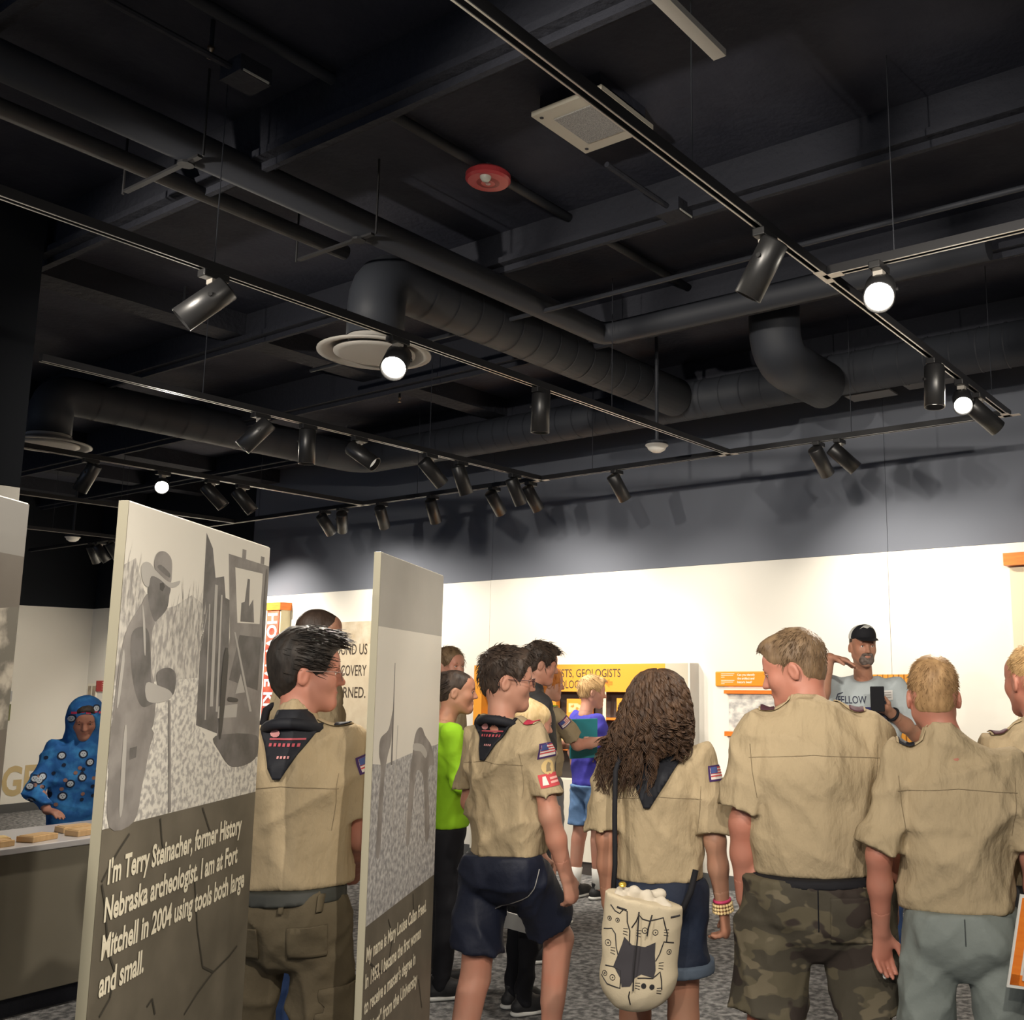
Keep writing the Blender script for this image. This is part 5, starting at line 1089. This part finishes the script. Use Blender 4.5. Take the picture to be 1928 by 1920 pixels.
for x, y in ((-.055, .05), (-.015, .05), (.068, .055), (-.088, -.01), (.06, -.04), (.06, -.11), (-.005, -.098)):
    for q in range(3): bl([(x, y + q * .007), (x + .014, y + q * .009 - .003)], 'whisker', .0011)
bl([(-.08, .122), (-.05, .118)], 'buttonhole', .003); bl([(.085, .105), (.112, .108)], 'buttonhole', .003)
MB().tube([(-.012, -.083, .30), (-.010, -.092, .22), (-.012, -.088, .13), (-.010, -.078, .075)], .0025, 6).build('drawstring', m_ln, bg)
MB().tube([(.028, -.083, .295), (.020, -.092, .26), (.018, -.090, .235)], .0025, 6).build('drawstring', m_ln, bg)

# --- broad scout in camouflage shorts
X = person('broad scout in tan shirt and camouflage shorts looking down to one side',   .455, 3.31, 6, 1.68, 1.30, 'rosy', head=(-78, 16, 0), ho=(-.052, .0), hairc='brown', seed=26, sw=1.02, hs=.96, belly=.05,
           hair=dict(t=.007, top=.016, fringe=.005, nape=-.062, n=1800, len=.017, lift=.2, r=.0019, w=.002, line=.022, jit=.18), armR=((.07, .02, -.265), (-.0, .06, -.235)), armL=((.05, -.01, -.27), (.0, .05, -.235)), legR=((.05, .01, -.42), (.0, -.03, -.40)), legL=((.05, .01, -.42), (.0, -.03, -.40)),
           shirt=dict(TAN, hem=.955, w=.0065, sleeve=.86, loose=1.0), pants=dict(m=camo_mat(), hem=.84, wz=.975, belt=m_black, loose=.2, w=.008, name='camouflage_shorts', bh=.022))
yoke(X, 1.325, .20); epaulette(X, 'RL', mat('loop_dark', (.06, .02, .03), .8))
pb = bvh_of(*X['pbvh']); decal(pb, (.10, -.7, .84), (0, 1, 0), (0, 0, 1), [(-.065, -.075), (.065, -.075), (.065, .06), (-.065, .06)], 'back_pocket', camo_mat(), X['pants'], .005, .015, .004)
proj_line(pb, (0, -.7, .86), (0, 1, 0), (0, 0, 1), [(0, .08), (0, .02), (0, -.06)], 'seat_seam', m_black, X['pants'], .002)
# --- man in cap
m_tee = mat('pale_grey_blue_cloth', (.42, .47, .49), .85, bump=(24, .3, .01))
X = person('man in trucker cap and pale grey T-shirt gesturing with one raised hand', 1.105, 5.85, 186, 1.815, 1.10, 'tan', head=(-12, 4, 0), hairc='dark', seed=28, vox=1.1, hair=dict(t=.002, nape=-.06, w=.0005, line=.02),
           armR=((.09, .21, -.12), (-.065, .04, .285)), armL=((.10, .0, -.23), (-.15, .15, .12)), palm=(((-1, .12, -.22), (0, .2, -1), (.1, 1, .1)), ((-.75, .6, .3), (-.3, -.2, .9), (.3, .2, 1))), curl=(.22, .9),
           shirt=dict(m=m_tee, hem=.90, sleeve=.86, collar=0, loose=1.05, name='t_shirt'), pants=dict(m=mat('jeans_mid', (.03, .07, .20), .8, bump=(60, .3, .004)), name='jeans'))
HP, Rh, hs, root = X['HP'], X['Rh'], X['hs'], X['root']
G = Grid([(ell(HP(0, -.012, .055), A3_((.084, .105, .080)) * hs, Rh), .01, 'u'), (ell(HP(0, .05, .085), A3_((.055, .045, .05)) * hs, Rh), .03, 'u')], .006); G.keep(HP(0, 0, .046), Rh @ A3_((0, .05, -1))); Vc, Fc = G.mesh()
cap_ = empty('cap', parent=root); cl = ((Vc - X['hc']) @ Rh) / hs; fc = cl[Fc].mean(1); fr_ = fc[:, 1] > .015
link('front_panel', arr_mesh('front_panel', Vc, Fc[fr_]), cap_, m_black); link('mesh_back', arr_mesh('mesh_back', Vc, Fc[~fr_]), cap_, m_sole)
G = Grid([(cone(HP(0, .07, .052), HP(0, .125, .043), .068 * hs, .060 * hs, Rh @ A3_((0, 0, 1)), 10), .01, 'u')], .0045); link('brim', arr_mesh('brim', *G.mesh()), cap_, m_black)
bvc = bvh_of(Vc, Fc); dz = Vector(Rh @ A3_((0, -1, -.3)))
decal(bvc, Vector(HP(0, .3, .19)), dz, Vector(Rh @ A3_((0, 0, 1))), [(-.04, -.012), (-.015, .008), (.015, .012), (.045, -.012), (.02, -.002), (0, -.012), (-.02, -.004)], 'cap_logo', mat('logo_grey', (.45, .45, .42), .7), cap_, .003, .008)
G = Grid([(ell(HP(0, .072, -.085), A3_((.046, .032, .034)) * hs, Rh), .01, 'u'), (ell(HP(0, .094, -.044), A3_((.030, .010, .009)) * hs, Rh), .01, 'u'), (cone(HP(-.028, .088, -.048), HP(-.036, .07, -.08), .008, .01), .01, 'u'), (cone(HP(.028, .088, -.048), HP(.036, .07, -.08), .008, .01), .01, 'u'), (ell(HP(0, .108, -.061), A3_((.019, .016, .0085)) * hs, Rh), .004, 's')], .005); G.wrinkle(.001, 3, 4)
link('goatee', arr_mesh('goatee', *G.mesh()), root, mat('beard_grey', (.085, .06, .05), .8, bump=(200, .6, .004), var=(60, (.15, .12, .105), .4, .6)))
b = X['bvh']; s = X['s']; zt_ = 1.285 * s; m_tp = mat('tee_print_dark', (.045, .05, .08), .8)
decal(b, (-.055, .7, zt_), (0, -1, 0), (0, 0, 1), [(-.01, .09), (.045, .095), (.06, .04), (.062, -.10), (-.035, -.12), (-.04, -.03), (-.005, .02)], 'print_figure', m_tp, root, .003)
decal(b, (.03, .7, zt_), (0, -1, 0), (0, 0, 1), [(-.0, .0), (.06, .0), (.075, -.10), (.02, -.10)], 'print_figure', mat('tee_print_navy', (.03, .03, .12), .8), root, .003)
tm = text_mesh('FELLOW', cap=.042, width=.155, bold=.01)
nv = []
for v in tm.vertices:
    h = b.ray_cast(Vector((.155 - v.co.x, .7, zt_ + .02 + v.co.y)), Vector((0, -1, 0))); nv.append(h[0] + Vector((0, .005, 0)) if h[0] is not None else Vector((.155 - v.co.x, .13, zt_ + v.co.y)))
for v, n in zip(tm.vertices, nv): v.co = n
tm.update(); link('print_lettering', tm, root, m_tp)
proj_line(b, (0, .7, zt_), (0, -1, 0), (0, 0, 1), [(-.16, .02), (-.168, .045), (-.155, .07), (-.125, .078)], 'print_swash', m_tp, root, .004)
nt_ = decal(b, (-.115, .7, 1.345 * s), (0, -1, 0), (0, 0, 1), [(-.04, -.03), (.035, -.025), (.035, .028), (-.04, .025)], 'name_tag', mat('tag_white', (.72, .70, .68), .5), root, .006)
for q in range(3): proj_line(b, (-.115, .7, 1.345 * s), (0, -1, 0), (0, 0, 1), [(-.03, .014 - q * .014), (.025, .016 - q * .014)], 'tag_line', mat('tag_text', (.25, .22, .2), .6), nt_ or root, .0014, .008)
wr, el = X['J']['L'][2], X['J']['L'][1]; ad = (wr - el) / np.linalg.norm(wr - el); n1 = np.cross(ad, [0, 0, 1]); n1 /= np.linalg.norm(n1); n2 = np.cross(ad, n1)
MB().tube([tuple(wr - ad * .03 + (n1 * cos(a) + n2 * sin(a)) * .034) for a in np.linspace(0, 2 * pi, 17)], .009, 6).build('watch', m_black, root, smooth=True)
ph = empty('smartphone', root.matrix_basis @ (Vector(X['handL']) + Vector((-.0, .035, .035))), YAW, 'dark phone held at chest by the man in the cap', 'phone')
MB().box((-.038, -.005, -.06), (.038, .005, .075)).build('case', m_black, ph, bevel=.004); MB().box((-.034, .005, -.055), (.034, .0056, .07)).build('screen', mat('screen_dark', (.02, .02, .05), .1), ph)

# --- blond scout in grey green trousers
m_gg = mat('grey_green_cloth', (.155, .180, .170), .75, bump=(22, .35, .012), var=(4, (.18, .205, .195), .3, .7))
X = person('sandy haired scout in tan shirt and grey green trousers with arm hanging',   .835, 3.07, 10, 1.59, 1.04, 'rosy', head=(-4, 6, 0), ho=(-.048, 0), hairc='sand', seed=30, sw=1.02,
           hair=dict(t=.003, top=.016, nape=-.060, n=2200, len=.013, lift=.3, r=.0017, w=.001, line=.02, jit=.25), armR=((.06, .0, -.27), (.02, .08, -.23)), armL=((.075, -.02, -.27), (.0, .06, -.235)), curl=(.5, .4),
           palm=(None, (( .0, .15, -1), (-.5, -.85, 0), (-.85, .5, .1))), shirt=dict(TAN, hem=.945, sleeve=.93, loose=1.10, sr=1.05, w=.008), legR=((.035, .01, -.42), (.0, -.03, -.40)), legL=((.035, .01, -.42), (.0, -.03, -.40)), pants=dict(m=m_gg, wz=.97, loose=1.15, w=.008, name='trousers'))
yoke(X, 1.315, .165); epaulette(X, 'L')
pb = bvh_of(*X['pbvh']); proj_line(pb, (0, -.7, .86), (0, 1, 0), (0, 0, 1), [(0, .06), (0, .02), (0, -.05)], 'seat_seam', mat('seam_dark', (.07, .08, .08), .9), X['pants'], .0018)
hl = X['root'].matrix_basis @ Vector(X['handL']); pc = MB().lathe([(0, 0), (.006, .002), (.006, .05), (0, .055)], n=8, axis=(.2, .1, -1)).build('white_pencil', m_sole); pc.location = hl + Vector((.0, -.01, .0)); tag(pc, 'short white pencil in the hanging hand of the scout in grey green', 'pencil')
# --- scout cropped at the edge
X = person('blond scout in tan shirt partly out of view at the edge', 1.165, 3.28, -4, 1.635, 1.02, 'rosy', head=(-14, 3, 0), hairc='blond', seed=33, hair=dict(t=.003, top=.012, nape=-.055, n=1800, len=.013, lift=.3, r=.0017, w=.001, line=.02, jit=.25),
           armL=((.05, .0, -.27), (-.02, .12, -.20)), shirt=dict(TAN, hem=.95, w=.007), pants=dict(m=mat('dark_trousers'), wz=.97))
yoke(X, 1.31); epaulette(X, 'L', mat('loop_dark'))
fo = empty('folder_sheets', cg(.925, 2.80, .86), YAW + .1, 'orange bordered white sheets held beside the grey green trousers', 'folder'); fo.rotation_euler = (.12, .16, YAW + .1)
MB().box((-.03, -.004, -.12), (.14, .0, .12)).build('white_sheet', m_sole, fo); MB().box((-.024, -.005, -.112), (.0, -.004, .112)).build('orange_band', m_orange, fo); MB().box((-.024, -.005, -.112), (.13, -.004, -.085)).build('orange_band', m_orange, fo)
MB().box((.004, -.014, -.095), (.16, -.010, .135)).build('white_sheet', mat('paper_grey', (.55, .55, .55), .6), fo)

# --- child in blue hoodie behind the counter
m_hood = mat('hoodie_blue', (.018, .115, .36), .85, bump=(26, .4, .01), var=(14, (.04, .22, .52), .45, .62))
X = person('child in patterned blue hoodie with hood up at the counter', -3.46, 6.12, 142, 1.415, 1.06, 'fair', head=(8, 24, 0), hairc='dark', seed=36, hair=dict(t=.008, fringe=.010, nape=-.05, w=.002, line=.03, n=200, len=.03, comb=(0, .6, -.6)),
           armR=((.10, .05, -.255), (-.06, .20, -.14)), armL=((.08, .08, -.25), (-.05, .20, -.14)), curl=(.3, .3), palm=(((-.5, .8, -.1), (0, 0, -1), (-.7, .4, 0)), ((-.4, .9, -.1), (0, 0, -1), (-.7, .4, 0))),
           shirt=dict(m=m_hood, hem=.80, sleeve=1.86, loose=1.15, w=.008, name='hoodie'), pants=dict(m=m_black))
HP, Rh, hs, root = X['HP'], X['Rh'], X['hs'], X['root']
G = Grid([(ell(HP(0, -.02, .022), A3_((.112, .125, .128)) * hs, Rh), .03, 'u'), (cone(HP(0, -.05, -.06), (0, -.03, 1.12 * X['s'] * 1.0 + .02), .095, .12), .05, 'u'), (ell(HP(0, .115, -.02), A3_((.068, .085, .095)) * hs, Rh), .01, 's')], .0085); G.wrinkle(.004, 5); Vh, Fh = G.mesh()
link('hood', arr_mesh('hood', Vh, Fh), root, m_hood); bh_ = bvh_of(Vh, Fh); m_ring = mat('print_navy', (.01, .02, .05), .8)
r = np.random.default_rng(4)
for bv, zs_, n in ((X['bvh'], (.84, 1.12), 14), (bh_, (1.22, 1.38), 4)):
    for q in range(n):
        o = (r.uniform(-.26, .26) if n > 5 else r.uniform(-.09, .09), .6, r.uniform(*zs_)); p_ = decal(bv, o, (0, -1, 0), (0, 0, 1), disc(.024, 12), 'print_ring', m_ring, root, .003, .012)
        if p_:
            decal(bv, o, (0, -1, 0), (0, 0, 1), disc(.016, 10), 'print_white', mat('print_pale', (.50, .55, .60), .8), p_, .005, .012)
            for ex, ez in ((-.006, .003), (.006, .003), (0, -.006)): decal(bv, (o[0] + ex, o[1], o[2] + ez), (0, -1, 0), (0, 0, 1), disc(.0026, 6), 'print_mark', m_ring, p_, .0065, .006)
for q in range(34): decal(X['bvh'], (r.uniform(-.24, .24), .6, r.uniform(.82, 1.12)), (0, -1, 0), (0, 0, 1), disc(.011, 8), 'print_dot', mat('print_dot', (.30, .16, .12), .8) if q % 2 else m_ring, root, .003, .01)
for q in range(5): decal(bh_, (-.07 + q * .035, .6, 1.345 + .006 * (q % 2)), (0, -1, 0), (0, 0, 1), [(-.013, -.006), (.013, -.006), (.013, .007), (-.013, .007)], 'print_red', mat('print_crimson', (.5, .04, .10), .8), root, .004, .01)
